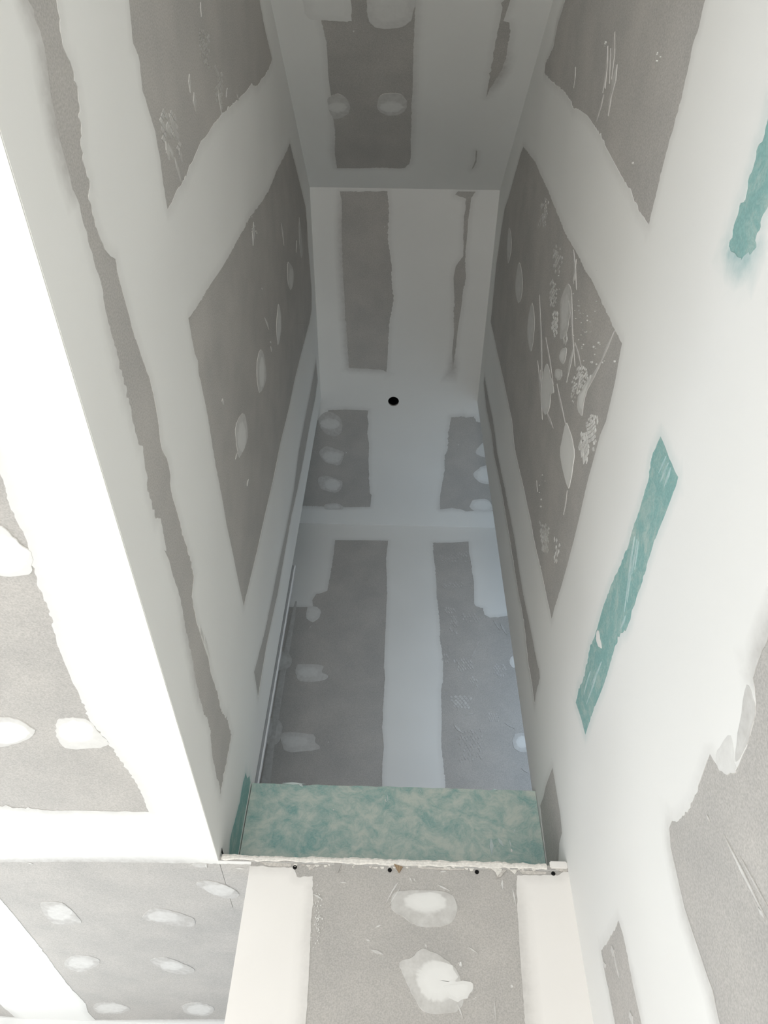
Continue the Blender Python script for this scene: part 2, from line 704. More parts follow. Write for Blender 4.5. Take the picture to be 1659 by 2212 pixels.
def tread(plane, quad, nu, nv, cover=0.6, drop=0.25, fill=0.72, label=None, skew=0.0, jit=0.10):
    """print of a trowel mat or shoe sole: a grid of small lozenges inside a picture quad"""
    q = [np.array(p, float) for p in quad]
    nv = int(nv * 1.5)
    jit = 0.05
    polys, cv = [], []
    for j in range(nv):
        for i in range(nu):
            ev = 1 - 0.75 * ((2 * (i + 0.5) / nu - 1) ** 2 + (2 * (j + 0.5) / nv - 1) ** 2) / 2
            if random.random() < drop * 0.6 + (1 - ev) * 0.75:
                continue
            cs = []
            f = fill * random.uniform(0.85, 1.1)
            for du, dv in ((-0.5, 0.0), (0.0, -1.0), (0.5, 0.0), (0.0, 1.0)):
                u = (i + 0.5 + 0.5 * (j % 2) + du * f + random.uniform(-jit, jit)) / nu
                v = (j + 0.5 + dv * f + random.uniform(-jit, jit)) / nv
                p = q[0] * (1 - u) * (1 - v) + q[1] * u * (1 - v) + q[2] * u * v + q[3] * (1 - u) * v
                cs.append(np.array(plane.px(p[0], p[1])))
            big = max(np.linalg.norm(cs[a] - cs[b]) for a in range(4) for b in range(a))
            if big > 0.3:
                continue
            polys.append(cs)
            cv.append(min(1, cover * random.uniform(0.6, 1.25)))
    if polys:
        quads_obj(plane, polys, cv, label=label)


def streaks(plane, lines, cover=0.5, label=None, green=0.0):
    """thin drag marks: each line = (x0, y0, x1, y1, width) in the picture, tapering"""
    polys, cv = [], []
    for x0, y0, x1, y1, w in lines:
        dx, dy = x1 - x0, y1 - y0
        L = math.hypot(dx, dy) + 1e-6
        nx, ny = -dy / L * w / 2, dx / L * w / 2
        mx, my = x0 + dx * 0.45 + random.uniform(-1, 1), y0 + dy * 0.45
        pp = [(x0, y0), (mx + nx, my + ny), (x1, y1), (mx - nx, my - ny)]
        polys.append([np.array(plane.px(*p)) for p in pp])
        cv.append(min(1, cover * random.uniform(0.75, 1.2)))
    quads_obj(plane, polys, cv, label=label, h=0.0019 + 0.0001 * random.random(), green=green)


def flecks(plane, cx, cy, sx, sy, n, size, cover=0.8, label=None):
    polys = []
    for _ in range(n):
        x, y = random.gauss(cx, sx), random.gauss(cy, sy)
        s = size * random.uniform(0.5, 1.4)
        a0 = random.uniform(0, 6.28)
        polys.append([np.array(plane.px(x + s * math.cos(a0 + k * 1.257) * random.uniform(0.6, 1), y + 1.3 * s * math.sin(a0 + k * 1.257))) for k in range(5)])
    quads_obj(plane, polys, [cover * random.uniform(0.7, 1.2) for _ in polys], label=label, h=0.0021)


def solid(name, co, fs, mat, parent=None, smooth=False):
    me = bpy.data.meshes.new(name)
    me.from_pydata([tuple(c) for c in co], [], fs)
    me.update()
    return link(name, me, mat, parent, smooth)


# ------------------------------------------------------------------ the shell
BIG = 9.0
wall_right = structure('wall_right', [((XR + T, YB, 0), (XR + 0.14, YT + 0.3, ZG)),
                                      ((XR + T, YB, ZG), (XR + 0.14, YE, ZU + 0.1))],
                       'tall right stair wall with white taped joints and a green board strip', 'wall')
wall_left = structure('wall_left', [((XL - 0.14, YS - 0.3, ZC + T), (XL - T, YE, ZU + 0.1))],
                      'left stair wall of grey boards with white taped joints, above the ceiling edge', 'wall')
wall_front = structure('wall_front', [((XP, YT + T, 0), (XR + T, YT + 0.12, ZC - 0.002))],
                       'short front wall at the bottom with two big plaster dabs and cream edges', 'wall')
wall_far = structure('wall_far', [((-2.6, YF + T, ZG - 0.4), (2.75, YF + 0.14, ZU + 0.1))],
                     'far wall of the upper hall seen above the green board', 'wall')
wall_header = structure('wall_header', [((XL - 0.14, YG + T + 0.004, ZC + T), (XR + 0.14, YG + 0.10, ZG - 0.004))],
                        'green board band across the stair head above the torn edge', 'wall')
ceiling = structure('ceiling', [((XW, YB, ZC + T), (XL - T, YL, ZC + 0.16)),
                                ((XL - T, YG + 0.12, ZC + T), (XR + 0.14, YL, ZC + 0.16)),
                                ((XL - T, YB, ZC + T), (XR + 0.14, YS - 0.15, ZC + 0.16))],
                    'bright white lower ceiling at the left with taped joints and screw dabs', 'ceiling')
ceiling_upper = structure('ceiling_upper', [((-2.6, Y1 - 0.1, ZU + T), (2.75, YF + 0.14, ZU + 0.14))],
                          'flat ceiling at the top of the stairwell with a round black hole', 'ceiling')
ceiling_sloped = structure('ceiling_sloped', [], 'sloping stair ceiling at the top of the photo', 'ceiling')
_sl = [tuple(P_SLOPE.w(u, v, h)) for h in (-T, -0.14) for u, v in ((XL - 0.14, 0.1), (XR + 0.14, 0.1), (XR + 0.14, -4.75), (XL - 0.14, -4.75))]
ceiling_sloped.data.from_pydata(_sl, [], [(0, 1, 2, 3), (7, 6, 5, 4), (0, 4, 5, 1), (1, 5, 6, 2), (2, 6, 7, 3), (3, 7, 4, 0)])

# surroundings that light passes through but the photo does not show directly
structure('floor', [((XW - 0.1, YB - 0.1, -0.1), (XR + 0.14, YL + 0.14, 0))], 'pale bare floor of the lower room below the stairwell', 'floor', M_FLOOR)
structure('wall_lower', [((XW, YL, 0), (-3.3, YL + 0.14, ZC + T)), ((-1.5, YL, 0), (XR + 0.14, YL + 0.14, ZC + T)),
                         ((-3.3, YL, 2.17), (-1.5, YL + 0.14, ZC + T)), ((-3.3, YL, 0), (-1.5, YL + 0.14, 0.07))], 'far wall of the lower room beyond the left ceiling', 'wall', M_FRAME)
# left wall of the lower room with its patio door opening, back wall with a window opening
structure('wall_side', [((XW - 0.14, YB, 0), (XW, -0.3, ZC + 0.16)), ((XW - 0.14, 3.3, 0), (XW, YL + 0.14, ZC + 0.16)),
                        ((XW - 0.14, -0.3, 2.17), (XW, 3.3, ZC + 0.16)), ((XW - 0.14, -0.3, 0), (XW, 3.3, 0.07))],
          'side wall of the lower room with the patio door opening', 'wall', M_FRAME)
structure('wall_back', [((XW - 0.14, YB - 0.14, 0), (-1.15, YB, ZC + 0.16)), ((0.45, YB - 0.14, 0), (XR + 0.14, YB, ZC + 0.16)),
                        ((-1.15, YB - 0.14, 2.17), (0.45, YB, ZC + 0.16)), ((-1.15, YB - 0.14, 0), (0.45, YB, 0.07))],
          'back wall of the lower room behind the stairs with a window opening', 'wall', M_FRAME)
structure('wall_hall', [((-2.75, YE - 0.12, ZG - 0.1), (-2.6, YF + 0.14, ZU + 0.1)),
                        ((-2.6, YE - 0.12, ZG - 0.1), (XL - 0.14, YE - 0.004, ZU + 0.1)),
                        ((XR + 0.14, YE - 0.12, ZG - 0.1), (1.15, YE - 0.004, ZU + 0.1)), ((2.35, YE - 0.12, ZG - 0.1), (2.75, YE - 0.004, ZU + 0.1)),
                        ((1.15, YE - 0.12, 4.55), (2.35, YE - 0.004, ZU + 0.1)), ((1.15, YE - 0.12, ZG - 0.1), (2.35, YE - 0.004, 3.15)),
                        ((2.6, YE - 0.004, ZG - 0.1), (2.75, YF + 0.14, ZU + 0.1))],
          'side walls of the upper hall beside the stair head', 'wall', M_FRAME)
structure('floor_upper', [((-2.6, YG + 0.10, ZG - 0.16), (2.75, YF + T, ZG - 0.02)),
                          ],
          'floor of the upper hall behind the green board', 'floor', M_FLOOR)


def window(name, plane_axis, c, w, hgt, label):
    bars = []
    t = 0.05
    if plane_axis == 'x':
        x, y, z = c
        for (y0, y1, z0, z1) in ((y - w / 2, y + w / 2, z - hgt / 2, z - hgt / 2 + t), (y - w / 2, y + w / 2, z + hgt / 2 - t, z + hgt / 2),
                                 (y - w / 2, y - w / 2 + t, z - hgt / 2 + t, z + hgt / 2 - t), (y + w / 2 - t, y + w / 2, z - hgt / 2 + t, z + hgt / 2 - t),
                                 (y - t / 2, y + t / 2, z - hgt / 2 + t, z + hgt / 2 - t)):
            bars.append(((x - 0.03, y0, z0), (x + 0.03, y1, z1)))
    else:
        x, y, z = c
        for (x0, x1, z0, z1) in ((x - w / 2, x + w / 2, z - hgt / 2, z - hgt / 2 + t), (x - w / 2, x + w / 2, z + hgt / 2 - t, z + hgt / 2),
                                 (x - w / 2, x - w / 2 + t, z - hgt / 2 + t, z + hgt / 2 - t), (x + w / 2 - t, x + w / 2, z - hgt / 2 + t, z + hgt / 2 - t),
                                 (x - t / 2, x + t / 2, z - hgt / 2 + t, z + hgt / 2 - t)):
            bars.append(((x0, y - 0.03, z0), (x1, y + 0.03, z1)))
    structure(name, bars, label, 'window', M_FRAME)


window('window_1', 'x', (XW - 0.07, 1.5, 1.12), 3.6, 2.1, 'patio door frame in the side wall of the lower room')
window('window_2', 'y', (-0.35, YB - 0.07, 1.12), 1.6, 2.1, 'window frame in the back wall of the lower room')
window('added_window', 'y', (-2.4, YL + 0.07, 1.12), 1.8, 2.1, 'added unseen window frame in the far wall of the lower room')  # unseen window, added to carry the extra light on the left ceiling
window('added_opening', 'y', (1.75, YE - 0.07, 3.85), 1.2, 1.4, 'made-up opening frame in the right partition of the upper hall')  # opening made up here so its light misses the left stair wall

# ------------------------------------------------------------------ right stair wall
ztop = lambda y: ZU - SL * (Y1 - y)
O_RIGHT = [(YB, 0), (YT, 0), (YT, ZC), (YE, ZC), (YE, ZU), (Y1, ZU), (YS, ZC), (YB, ZC)]
panels(wall_right, P_RIGHT, O_RIGHT, [
    (YB, -0.7, 0, 1.2, M_BOARD, None), (-0.7, 1.6, 0, 1.2, M_BOARD, None), (1.6, 3, 0, 1.2, M_BOARD, None),
    (YB, 1.6, 1.2, 2.52, M_BOARD, 'grey board at the lower right of the right stair wall'), (1.6, 3, 1.2, 2.52, M_BOARD, 'narrow grey board beside the front wall'),
    (YB, 0.63, 2.52, 3.06, M_GREEN, 'teal water-resistant board, upper strip'), (0.63, 2.0, 2.52, 3.06, M_GREEN, 'teal water-resistant board, long middle strip'),
    (2.0, 3, 2.52, 3.06, M_BOARD, 'small grey board beside the green band'),
    (YS - 1, 0.66, 3.06, 6, M_BOARD, 'grey board at the top of the right wall'),
    (0.66, 2.0, 3.06, 6, M_BOARD, 'large scuffed grey board on the right wall'), (2.0, 3, 3.06, 6, M_BOARD, 'narrow grey board at the far end of the right wall')])
G_RIGHT = [
    grey(P_RIGHT, [(1219, 5, .3), (1204, 54, .4), (1195, 101, .3), (1179, 134), (1176, 157), (1186, 172), (1197, 182), (1209, 188), (1222, 203), (1235, 222), (1238, 236), (1248, 237), (1258, 243), (1268, 250), (1278, 262),
                   (1295, 288), (1310, 320), (1327, 352), (1345, 382), (1360, 410), (1372, 437), (1388, 464), (1403, 485),
                   (1417, 425), (1437, 345), (1457, 270), (1475, 195), (1497, 105), (1512, 45), (1525, 0), (1560, -130), (1245, -100, .3)], 0.006),
    grey(P_RIGHT, [(1131, 316), (1143, 332), (1157, 350), (1170, 381), (1187, 417), (1210, 475), (1225, 510), (1250, 551), (1270, 592), (1290, 627), (1315, 682), (1345, 742),
                   (1338, 780), (1330, 825), (1310, 910), (1297, 940), (1282, 996), (1270, 1040), (1255, 1105), (1240, 1170), (1225, 1225), (1210, 1278), (1200, 1310), (1192, 1340),
                   (1180, 1282), (1170, 1235), (1157, 1180), (1147, 1128), (1133, 1060), (1120, 1005), (1115, 982), (1110, 950), (1106, 906), (1094, 850), (1082, 795), (1074, 760), (1066, 720), (1060, 694),
                   (1067, 625), (1072, 570), (1078, 530), (1083, 495), (1090, 452), (1099, 425), (1113, 374), (1126, 330)], 0.0035),
    grey(P_RIGHT, [(1047, 811), (1045, 829), (1050, 878), (1061, 932), (1067, 980), (1084, 1060), (1090, 1096), (1103, 1172), (1120, 1280), (1132, 1340), (1137, 1395), (1143, 1440), (1150, 1478), (1155, 1518),
                   (1159, 1495), (1167, 1465), (1165, 1445), (1155, 1400), (1142, 1335), (1130, 1280), (1112, 1165), (1092, 1060), (1082, 1015), (1075, 980), (1065, 905), (1057, 867), (1052, 840)], 0.006, 0.2),
    grey(P_RIGHT, [(1722, 40), (1659, 250), (1645, 305), (1630, 352), (1617, 400), (1602, 440), (1587, 486), (1575, 532, .3), (1582, 541, .8), (1592, 545, .9), (1597, 557, .9), (1602, 566, .9), (1608, 553, .9), (1618, 546, .9), (1632, 548, .8), (1640, 505), (1650, 475), (1659, 450), (1760, 120)], 0.007, 0.1, 1),
    grey(P_RIGHT, [(1428, 942), (1438, 965), (1447, 990), (1467, 1030), (1462, 1050), (1437, 1115), (1412, 1175), (1400, 1220), (1385, 1270), (1367, 1320), (1355, 1365), (1342, 1366), (1325, 1415), (1307, 1475), (1282, 1535), (1265, 1587),
                   (1256, 1552), (1244, 1517), (1250, 1490), (1265, 1450), (1275, 1395), (1285, 1375), (1290, 1360), (1305, 1305), (1322, 1260), (1340, 1220), (1357, 1180), (1370, 1135), (1380, 1106), (1391, 1070), (1402, 1030), (1407, 990), (1420, 958)], 0.004, 0.05, 1),
    grey(P_RIGHT, [(1659, 1378, .8), (1640, 1425, .7), (1628, 1465, .5), (1634, 1510), (1632, 1550), (1620, 1596), (1600, 1650), (1590, 1670), (1565, 1672), (1550, 1655), (1535, 1630), (1517, 1676), (1500, 1720), (1480, 1760), (1462, 1776), (1453, 1774), (1447, 1790, .3),
                   (1450, 1830, .4), (1465, 1895, .5), (1480, 1960, .6), (1500, 2020, .6), (1520, 2080, .6), (1540, 2140, .6), (1556, 2212, .6), (1580, 2300), (1900, 2300), (1900, 1200), (1740, 1200)], 0.005),
    grey(P_RIGHT, [(1337, 1988), (1330, 2003), (1322, 2018), (1315, 2030), (1299, 2053), (1306, 2096), (1317, 2147), (1329, 2212), (1347, 2300), (1410, 2300), (1387, 2212, .1), (1377, 2167, .3), (1366, 2116, .3), (1357, 2066), (1347, 2019)], 0.003),
    grey(P_RIGHT, [(1194, 1657), (1187, 1676), (1179, 1698), (1174, 1721), (1167, 1741), (1172, 1790), (1183, 1880), (1207, 1880), (1207, 1862), (1209, 1822), (1215, 1799), (1211, 1757), (1206, 1727), (1200, 1691)], 0.003),
]
compound(wall_right, P_RIGHT, O_RIGHT, G_RIGHT, [
    ('smooth white band along the joint between the green strip and the upper boards', (YB, YE, 2.80, 3.26)),
    ('upright white band between the two upper boards', (0.48, 0.83, 3.26, 6)),
    ('white band down the far end of the right wall', (1.85, 3, 3.26, 6)),
    ('wide white skim below the green strips', (YB, 3, 2.2, 2.80)),
    (None, (YB, 3, 0, 6))], M_COMP)

for ol in ([(1100, 492), (1105, 515), (1104, 545), (1098, 568), (1096, 545), (1097, 515)],
           [(1122, 566), (1129, 600), (1127, 640), (1121, 654), (1115, 635), (1115, 600)],
           [(1150, 655), (1155, 690), (1153, 730), (1147, 759), (1140, 725), (1142, 685)]):
    c = np.mean(ol, 0)
    patch(P_RIGHT, ol, None, 0.42, 0.55)
patch(P_RIGHT, [(1181, 786), (1190, 812), (1197, 846), (1190, 852), (1188, 878), (1178, 896), (1170, 862), (1172, 820)], None, 0.72, 0.8)
patch(P_RIGHT, [(1225, 914), (1238, 955), (1241, 985), (1237, 1015), (1229, 1054), (1218, 1020), (1211, 976), (1217, 940)], None, 0.80, 0.9)
# scuffs on the big board
tread(P_RIGHT, [(1170, 425), (1186, 430), (1178, 490), (1160, 500)], 5, 7, 0.32, 0.3)
tread(P_RIGHT, [(1196, 525), (1216, 540), (1212, 590), (1192, 590)], 5, 7, 0.36, 0.3)
tread(P_RIGHT, [(1188, 600), (1204, 610), (1200, 665), (1186, 660)], 4, 8, 0.5, 0.25)
tread(P_RIGHT, [(1194, 668), (1205, 668), (1202, 735), (1190, 712)], 3, 7, 0.8, 0.1, 0.85)
patch(P_RIGHT, [(1227, 615), (1236, 640), (1230, 690), (1224, 720), (1211, 730), (1212, 690), (1212, 650)], None, 0.35, 0.6, name='plaster_smear')
tread(P_RIGHT, [(1213, 690), (1228, 690), (1224, 745), (1210, 735)], 4, 5, 0.7, 0.15, 0.8)
patch(P_RIGHT, [(1214, 755), (1224, 752), (1222, 775), (1216, 786), (1209, 772)], None, 0.5, 0.8, name='plaster_smear')
patch(P_RIGHT, [(1202, 797), (1213, 800), (1214, 812), (1208, 822), (1199, 812)], None, 0.5, 0.75, name='plaster_smear')
tread(P_RIGHT, [(1250, 785), (1272, 800), (1262, 860), (1228, 840)], 7, 8, 0.85, 0.12, 0.74, None, 0.0)
patch(P_RIGHT, [(1277, 810), (1270, 840), (1262, 868), (1258, 896), (1249, 885), (1249, 858), (1262, 835)], None, 0.55, 0.95, name='plaster_smear')
tread(P_RIGHT, [(1236, 838), (1246, 838), (1240, 872), (1231, 862)], 4, 6, 0.4, 0.3)
tread(P_RIGHT, [(1276, 895), (1292, 900), (1284, 985), (1250, 940)], 5, 8, 0.85, 0.08, 0.78)
tread(P_RIGHT, [(1248, 930), (1276, 945), (1266, 1008), (1250, 985)], 5, 5, 0.85, 0.1, 0.82)
tread(P_RIGHT, [(1164, 1125), (1186, 1135), (1184, 1195), (1170, 1190)], 5, 9, 0.5, 0.15, 0.72)
tread(P_RIGHT, [(1196, 1160), (1210, 1168), (1204, 1216), (1194, 1214)], 3, 5, 0.75, 0.15, 0.7)
streaks(P_RIGHT, [(1166, 640, 1172, 850, 3), (1162, 780, 1172, 900, 3.5), (1180, 730, 1196, 830, 2.2), (1230, 650, 1243, 790, 2.5), (1236, 640, 1238, 720, 2),
                  (1328, 715, 1292, 800, 3.5), (1300, 780, 1265, 850, 6), (1241, 745, 1225, 825, 5), (1243, 740, 1256, 790, 2.5), (1168, 800, 1172, 905, 3),
                  (1182, 890, 1196, 925, 4), (1204, 830, 1222, 915, 3), (1240, 540, 1246, 625, 3), (1246, 560, 1240, 610, 2.2), (1218, 1112, 1226, 1060, 1.8), (1160, 1038, 1162, 1062, 1.5), (1255, 810, 1246, 850, 3)], 0.38)
flecks(P_RIGHT, 1255, 690, 22, 55, 46, 0.9, 0.6)
flecks(P_RIGHT, 1290, 770, 14, 16, 8, 1.6, 0.9)
flecks(P_RIGHT, 1165, 1080, 8, 30, 6, 1.2, 0.8)
# scuffs on the top board of the right wall
streaks(P_RIGHT, [(1329, 70, 1322, 170, 7), (1334, 140, 1320, 215, 8), (1322, 190, 1315, 250, 4), (1314, 100, 1308, 190, 3), (1320, 105, 1317, 180, 2.5), (1310, 150, 1303, 200, 2), (1305, 205, 1290, 262, 2), (1244, 145, 1240, 190, 2)], 0.2)
flecks(P_RIGHT, 1309, 93, 1, 5, 4, 1.3, 0.9)
flecks(P_RIGHT, 1430, 122, 6, 5, 4, 1.2, 0.9)
flecks(P_RIGHT, 1369, 351, 1, 1, 1, 1.4, 0.8)
# smears on the teal strips
streaks(P_RIGHT, [(1440, 985, 1424, 1022, 3), (1450, 1010, 1436, 1050, 3), (1445, 1000, 1428, 1040, 2), (1372, 1160, 1358, 1260, 2.5), (1380, 1170, 1372, 1230, 2), (1377, 1165, 1366, 1240, 2),
                  (1366, 1190, 1350, 1320, 2), (1370, 1200, 1356, 1300, 1.6), (1352, 1330, 1340, 1362, 3), (1300, 1430, 1278, 1480, 2.5), (1292, 1450, 1268, 1520, 2), (1276, 1450, 1262, 1500, 2)], 0.14, None, 1.0)
patch(P_RIGHT, [(1293, 1362), (1298, 1385), (1300, 1400), (1293, 1395), (1289, 1375)], None, 0.85, 0.95, name='plaster_smear')
patch(P_RIGHT, [(1552, 1622), (1580, 1590), (1588, 1640), (1590, 1668), (1566, 1670), (1550, 1654)], None, 0.6, 0.62, name='plaster_smear')
patch(P_RIGHT, [(1615, 1480), (1632, 1520), (1630, 1560), (1605, 1630), (1590, 1640), (1600, 1560)], None, 0.3, 0.3, name='plaster_smear')
# scratches on the lower boards
streaks(P_RIGHT, [(1566, 1806, 1655, 1982, 5), (1640, 1960, 1655, 1985, 6), (1528, 1760, 1535, 1775, 2), (1323, 2042, 1326, 2066, 6), (1328, 2060, 1338, 2112, 3), (1305, 2076, 1308, 2092, 5), (1362, 2183, 1368, 2212, 7), (1600, 1850, 1660, 1960, 2)], 0.45)

# ------------------------------------------------------------------ left stair wall
O_LEFT = [(YS, ZC), (YE, ZC), (YE, ZU), (Y1, ZU)]
panels(wall_left, P_LEFT, O_LEFT, [
    (YS, 2.26, ZC, 3.06, M_BOARD, 'long grey board along the lower edge of the left wall'), (2.26, 3, ZC, 3.06, M_GREEN, 'small teal board beside the green band'),
    (YS, 0.65, 3.06, 6, M_BOARD, 'grey board at the top of the left wall'), (0.65, 2.0, 3.06, 6, M_BOARD, 'large grey board on the left wall'),
    (2.0, 3, 3.06, 6, M_BOARD, 'narrow grey board at the far end of the left wall')])
G_LEFT = [
    grey(P_LEFT, [(255, -120), (270, -40), (277, 0), (283, 55), (286, 95), (297, 118), (301, 140), (305, 185), (306, 196), (312, 212), (321, 245), (334, 285), (345, 345), (352, 400), (361, 456),
                  (374, 430), (385, 410), (398, 388), (414, 352), (422, 330), (434, 303), (442, 296), (450, 285), (457, 272), (470, 258), (485, 244), (500, 228), (515, 215), (530, 200), (543, 181), (548, 187), (556, 186), (568, 168), (572, 163), (584, 138), (587, 127),
                  (583, 110), (574, 72), (567, 36), (561, 0), (540, -110)], 0.005),
    grey(P_LEFT, [(626, 309), (612, 340), (597, 368), (582, 407), (567, 433), (552, 452), (540, 466), (520, 502), (500, 540), (480, 575), (450, 621), (415, 676), (406, 687),
                  (413, 730), (420, 765), (426, 780), (428, 806), (438, 850), (445, 880), (453, 930), (465, 1010), (478, 1070), (488, 1130), (500, 1186), (515, 1260), (526, 1309),
                  (538, 1260), (555, 1190), (570, 1120), (588, 1045), (605, 960), (623, 885), (640, 805), (654, 750), (668, 697), (673, 668), (673, 625), (668, 560), (665, 525), (663, 480), (660, 446), (652, 414), (640, 365), (629, 320)], 0.003),
    grey(P_LEFT, [(20, -130, .8), (48, -40, .8), (62, 10, .8), (78, 55, .8), (94, 105, .8), (102, 175, .9), (114, 240, .9), (127, 300, .9), (143, 360, .8), (155, 410, .5), (170, 440), (178, 478), (188, 510), (195, 535), (207, 578), (220, 627), (231, 690, .2), (245, 740, .3),
                  (262, 815, .3), (278, 875, .2), (290, 930), (297, 958), (307, 965), (312, 1005), (316, 1040), (318, 1060), (328, 1100), (335, 1122), (345, 1125), (352, 1160), (358, 1190), (353, 1187), (365, 1210), (372, 1240), (384, 1275), (400, 1355, .4), (415, 1420, .6),
                  (428, 1500, .5), (440, 1545), (453, 1582), (457, 1630, .2), (467, 1677, .2), (476, 1712),
                  (483, 1672), (493, 1627), (500, 1586), (489, 1548), (480, 1537), (475, 1530), (470, 1497), (455, 1453), (450, 1420), (435, 1380), (425, 1350), (413, 1290), (418, 1245), (410, 1205), (398, 1165), (383, 1105), (370, 1060), (368, 1045), (369, 1025), (360, 990), (350, 972),
                  (345, 950), (340, 905), (333, 868), (323, 822), (307, 782), (295, 740), (285, 710), (272, 660), (260, 612), (248, 562), (237, 557), (220, 526), (202, 470), (192, 432), (191, 385), (178, 345), (172, 285), (171, 235), (163, 180), (153, 142), (138, 108), (131, 85), (127, 40), (120, 0), (95, -130)], 0.007),
    grey(P_LEFT, [(682, 782, .5), (670, 847, .3), (658, 905, .3), (644, 980, .3), (634, 1060, .4), (620, 1132, .4), (603, 1210, .3), (589, 1280, .2), (570, 1370), (548, 1452), (557, 1507), (566, 1450), (575, 1395), (600, 1280), (618, 1178), (630, 1111), (642, 1060), (659, 973), (668, 923), (681, 858), (686, 820)], 0.0035),
    grey(P_LEFT, [(530, 1668), (524, 1692), (516, 1734), (507, 1770), (496, 1814), (494, 1846), (492, 1870), (513, 1870), (514, 1847), (541, 1690), (538, 1676), (534, 1682)], 0.004, 0.05, 1),
]
compound(wall_left, P_LEFT, O_LEFT, G_LEFT, [
    ('white corner band along the lower edge of the left wall', (YS, 3, ZC, 2.83)),
    ('white band along the level joint of the left wall', (YS, 1.86, 2.83, 3.24)),
    ('upright white band between the two boards of the left wall', (0.48, 0.83, 3.24, 6)),
    ('white band down the far end of the left wall', (1.83, 3, 2.83, 6)),
    (None, (YS, 3, ZC, 6))], M_COMP)
patch(P_LEFT, [(622, 566), (633, 586), (632, 615), (627, 625), (621, 605)], (629, 600, 4, 20), 0.35, 0.6)
patch(P_LEFT, [(601, 658), (606, 680), (606, 715), (600, 744), (597, 705)], None, 0.6, 0.72)
patch(P_LEFT, [(565, 755), (571, 780), (574, 818), (560, 848), (554, 800), (558, 765)], (565, 805, 5, 32), 0.42, 0.85)
patch(P_LEFT, [(523, 893), (530, 905), (534, 945), (520, 983), (514, 982), (508, 935), (512, 910)], (522, 945, 8, 30), 0.42, 0.8)
patch(P_LEFT, [(646, 470), (650, 500), (653, 545), (650, 555), (646, 515)], None, 0.3, 0.35)
tread(P_LEFT, [(428, 60), (450, 70), (452, 150), (430, 125)], 5, 10, 0.2, 0.35, 0.75, None, 0.25)
tread(P_LEFT, [(462, 140), (478, 150), (480, 240), (464, 215)], 3, 9, 0.2, 0.3, 0.75, None, 0.25)
tread(P_LEFT, [(340, 235), (374, 240), (392, 335), (352, 335)], 4, 7, 0.26, 0.25, 0.78, None, 0.35)
streaks(P_LEFT, [(364, 245, 386, 310, 7), (358, 270, 368, 300, 6), (376, 340, 390, 392, 4), (385, 320, 392, 350, 5), (408, 160, 410, 200, 4), (418, 200, 422, 240, 6), (432, 5, 434, 36, 2), (470, 190, 478, 245, 4), (490, 190, 488, 210, 2), (511, 204, 515, 218, 2), (356, 305, 364, 345, 6), (362, 310, 374, 345, 5)], 0.22)
streaks(P_LEFT, [(607, 482, 613, 530, 2), (640, 520, 639, 545, 2), (571, 686, 580, 712, 2.5), (584, 748, 586, 760, 2), (512, 978, 508, 992, 3), (565, 621, 566, 628, 2.5), (583, 737, 584, 741, 2), (547, 480, 546, 530, 5), (480, 861, 482, 874, 4), (639, 700, 667, 702, 0.8), (430, 1350, 440, 1390, 5), (440, 1370, 452, 1420, 5), (536, 1035, 533, 1050, 2)], 0.5)
flecks(P_LEFT, 548, 500, 4, 16, 14, 1.1, 0.4)

# open crack at the bottom corner of the left wall
_cr = [P_LEFT.px(*p) for p in ((478, 1831), (480, 1840), (484, 1850), (481, 1850), (477, 1842))]
_o = solid('corner_crack', [P_LEFT.w(u, v, 0.0021) for u, v in _cr] + [P_LEFT.w(u, v, 0.0003) for u, v in _cr],
           [list(range(5))] + [[i, (i + 1) % 5, (i + 1) % 5 + 5, i + 5] for i in range(5)], M_DARK, wall_left)
_o['label'] = 'dark open crack at the bottom corner'

# ------------------------------------------------------------------ front wall
O_FRONT = [(XP, 0), (XR, 0), (XR, ZC), (XP, ZC)]
panels(wall_front, P_FRONT, O_FRONT, [(XP, XR, 0, 1.3, M_BOARD, None), (XP, XR, 1.3, ZC, M_BOARD, 'grey board between the two cream edge strips')])
G_FRONT = [grey(P_FRONT, [(480, 1850), (480, 1868, .0), (560, 1872), (634, 1874), (637, 1884), (641, 1895), (650, 1897), (660, 1894), (675, 1894), (675, 1950, .15), (672, 1986, .2), (670, 2031, .3), (668, 2086, .3), (665, 2149, .3), (660, 2212, .3), (655, 2330),
                          (1142, 2330), (1134, 2212, .5), (1127, 2122, .5), (1121, 2040, .4), (1117, 1960, .3), (1116, 1910, .1), (1117, 1892), (1150, 1891), (1185, 1892), (1204, 1891), (1216, 1884), (1240, 1878), (1240, 1850)], 0.0025)]
compound(wall_front, P_FRONT, O_FRONT, G_FRONT, [
    ('cream plaster strip down the left edge of the front wall', (XP, 0.05, 1.3, 3)),
    ('cream plaster strip down the right corner of the front wall', (0.05, XR, 1.3, 3)), (None, (XP, XR, 0, 3))], M_CREAM)
patch(P_FRONT, [(850, 1930), (885, 1924), (930, 1924), (972, 1931), (987, 1957), (984, 1980), (968, 1996), (930, 2003), (895, 1997), (870, 1980), (847, 1962)], (920, 1948, 42, 20), 0.30, 0.95,
      'upper plaster dab on the front wall', rag=0.001)
patch(P_FRONT, [(865, 2078), (890, 2068), (912, 2050), (950, 2065), (985, 2093), (1000, 2124), (1019, 2124), (1019, 2142), (1003, 2158), (985, 2184), (930, 2188), (905, 2172), (885, 2135), (867, 2095)], (945, 2118, 42, 42), 0.30, 0.96,
      'lower plaster dab on the front wall', rag=0.001)
patch(P_FRONT, [(945, 2128), (975, 2122), (1017, 2122), (1019, 2140), (1002, 2158), (975, 2160)], None, 0.8, 0.95, name='plaster_smear')
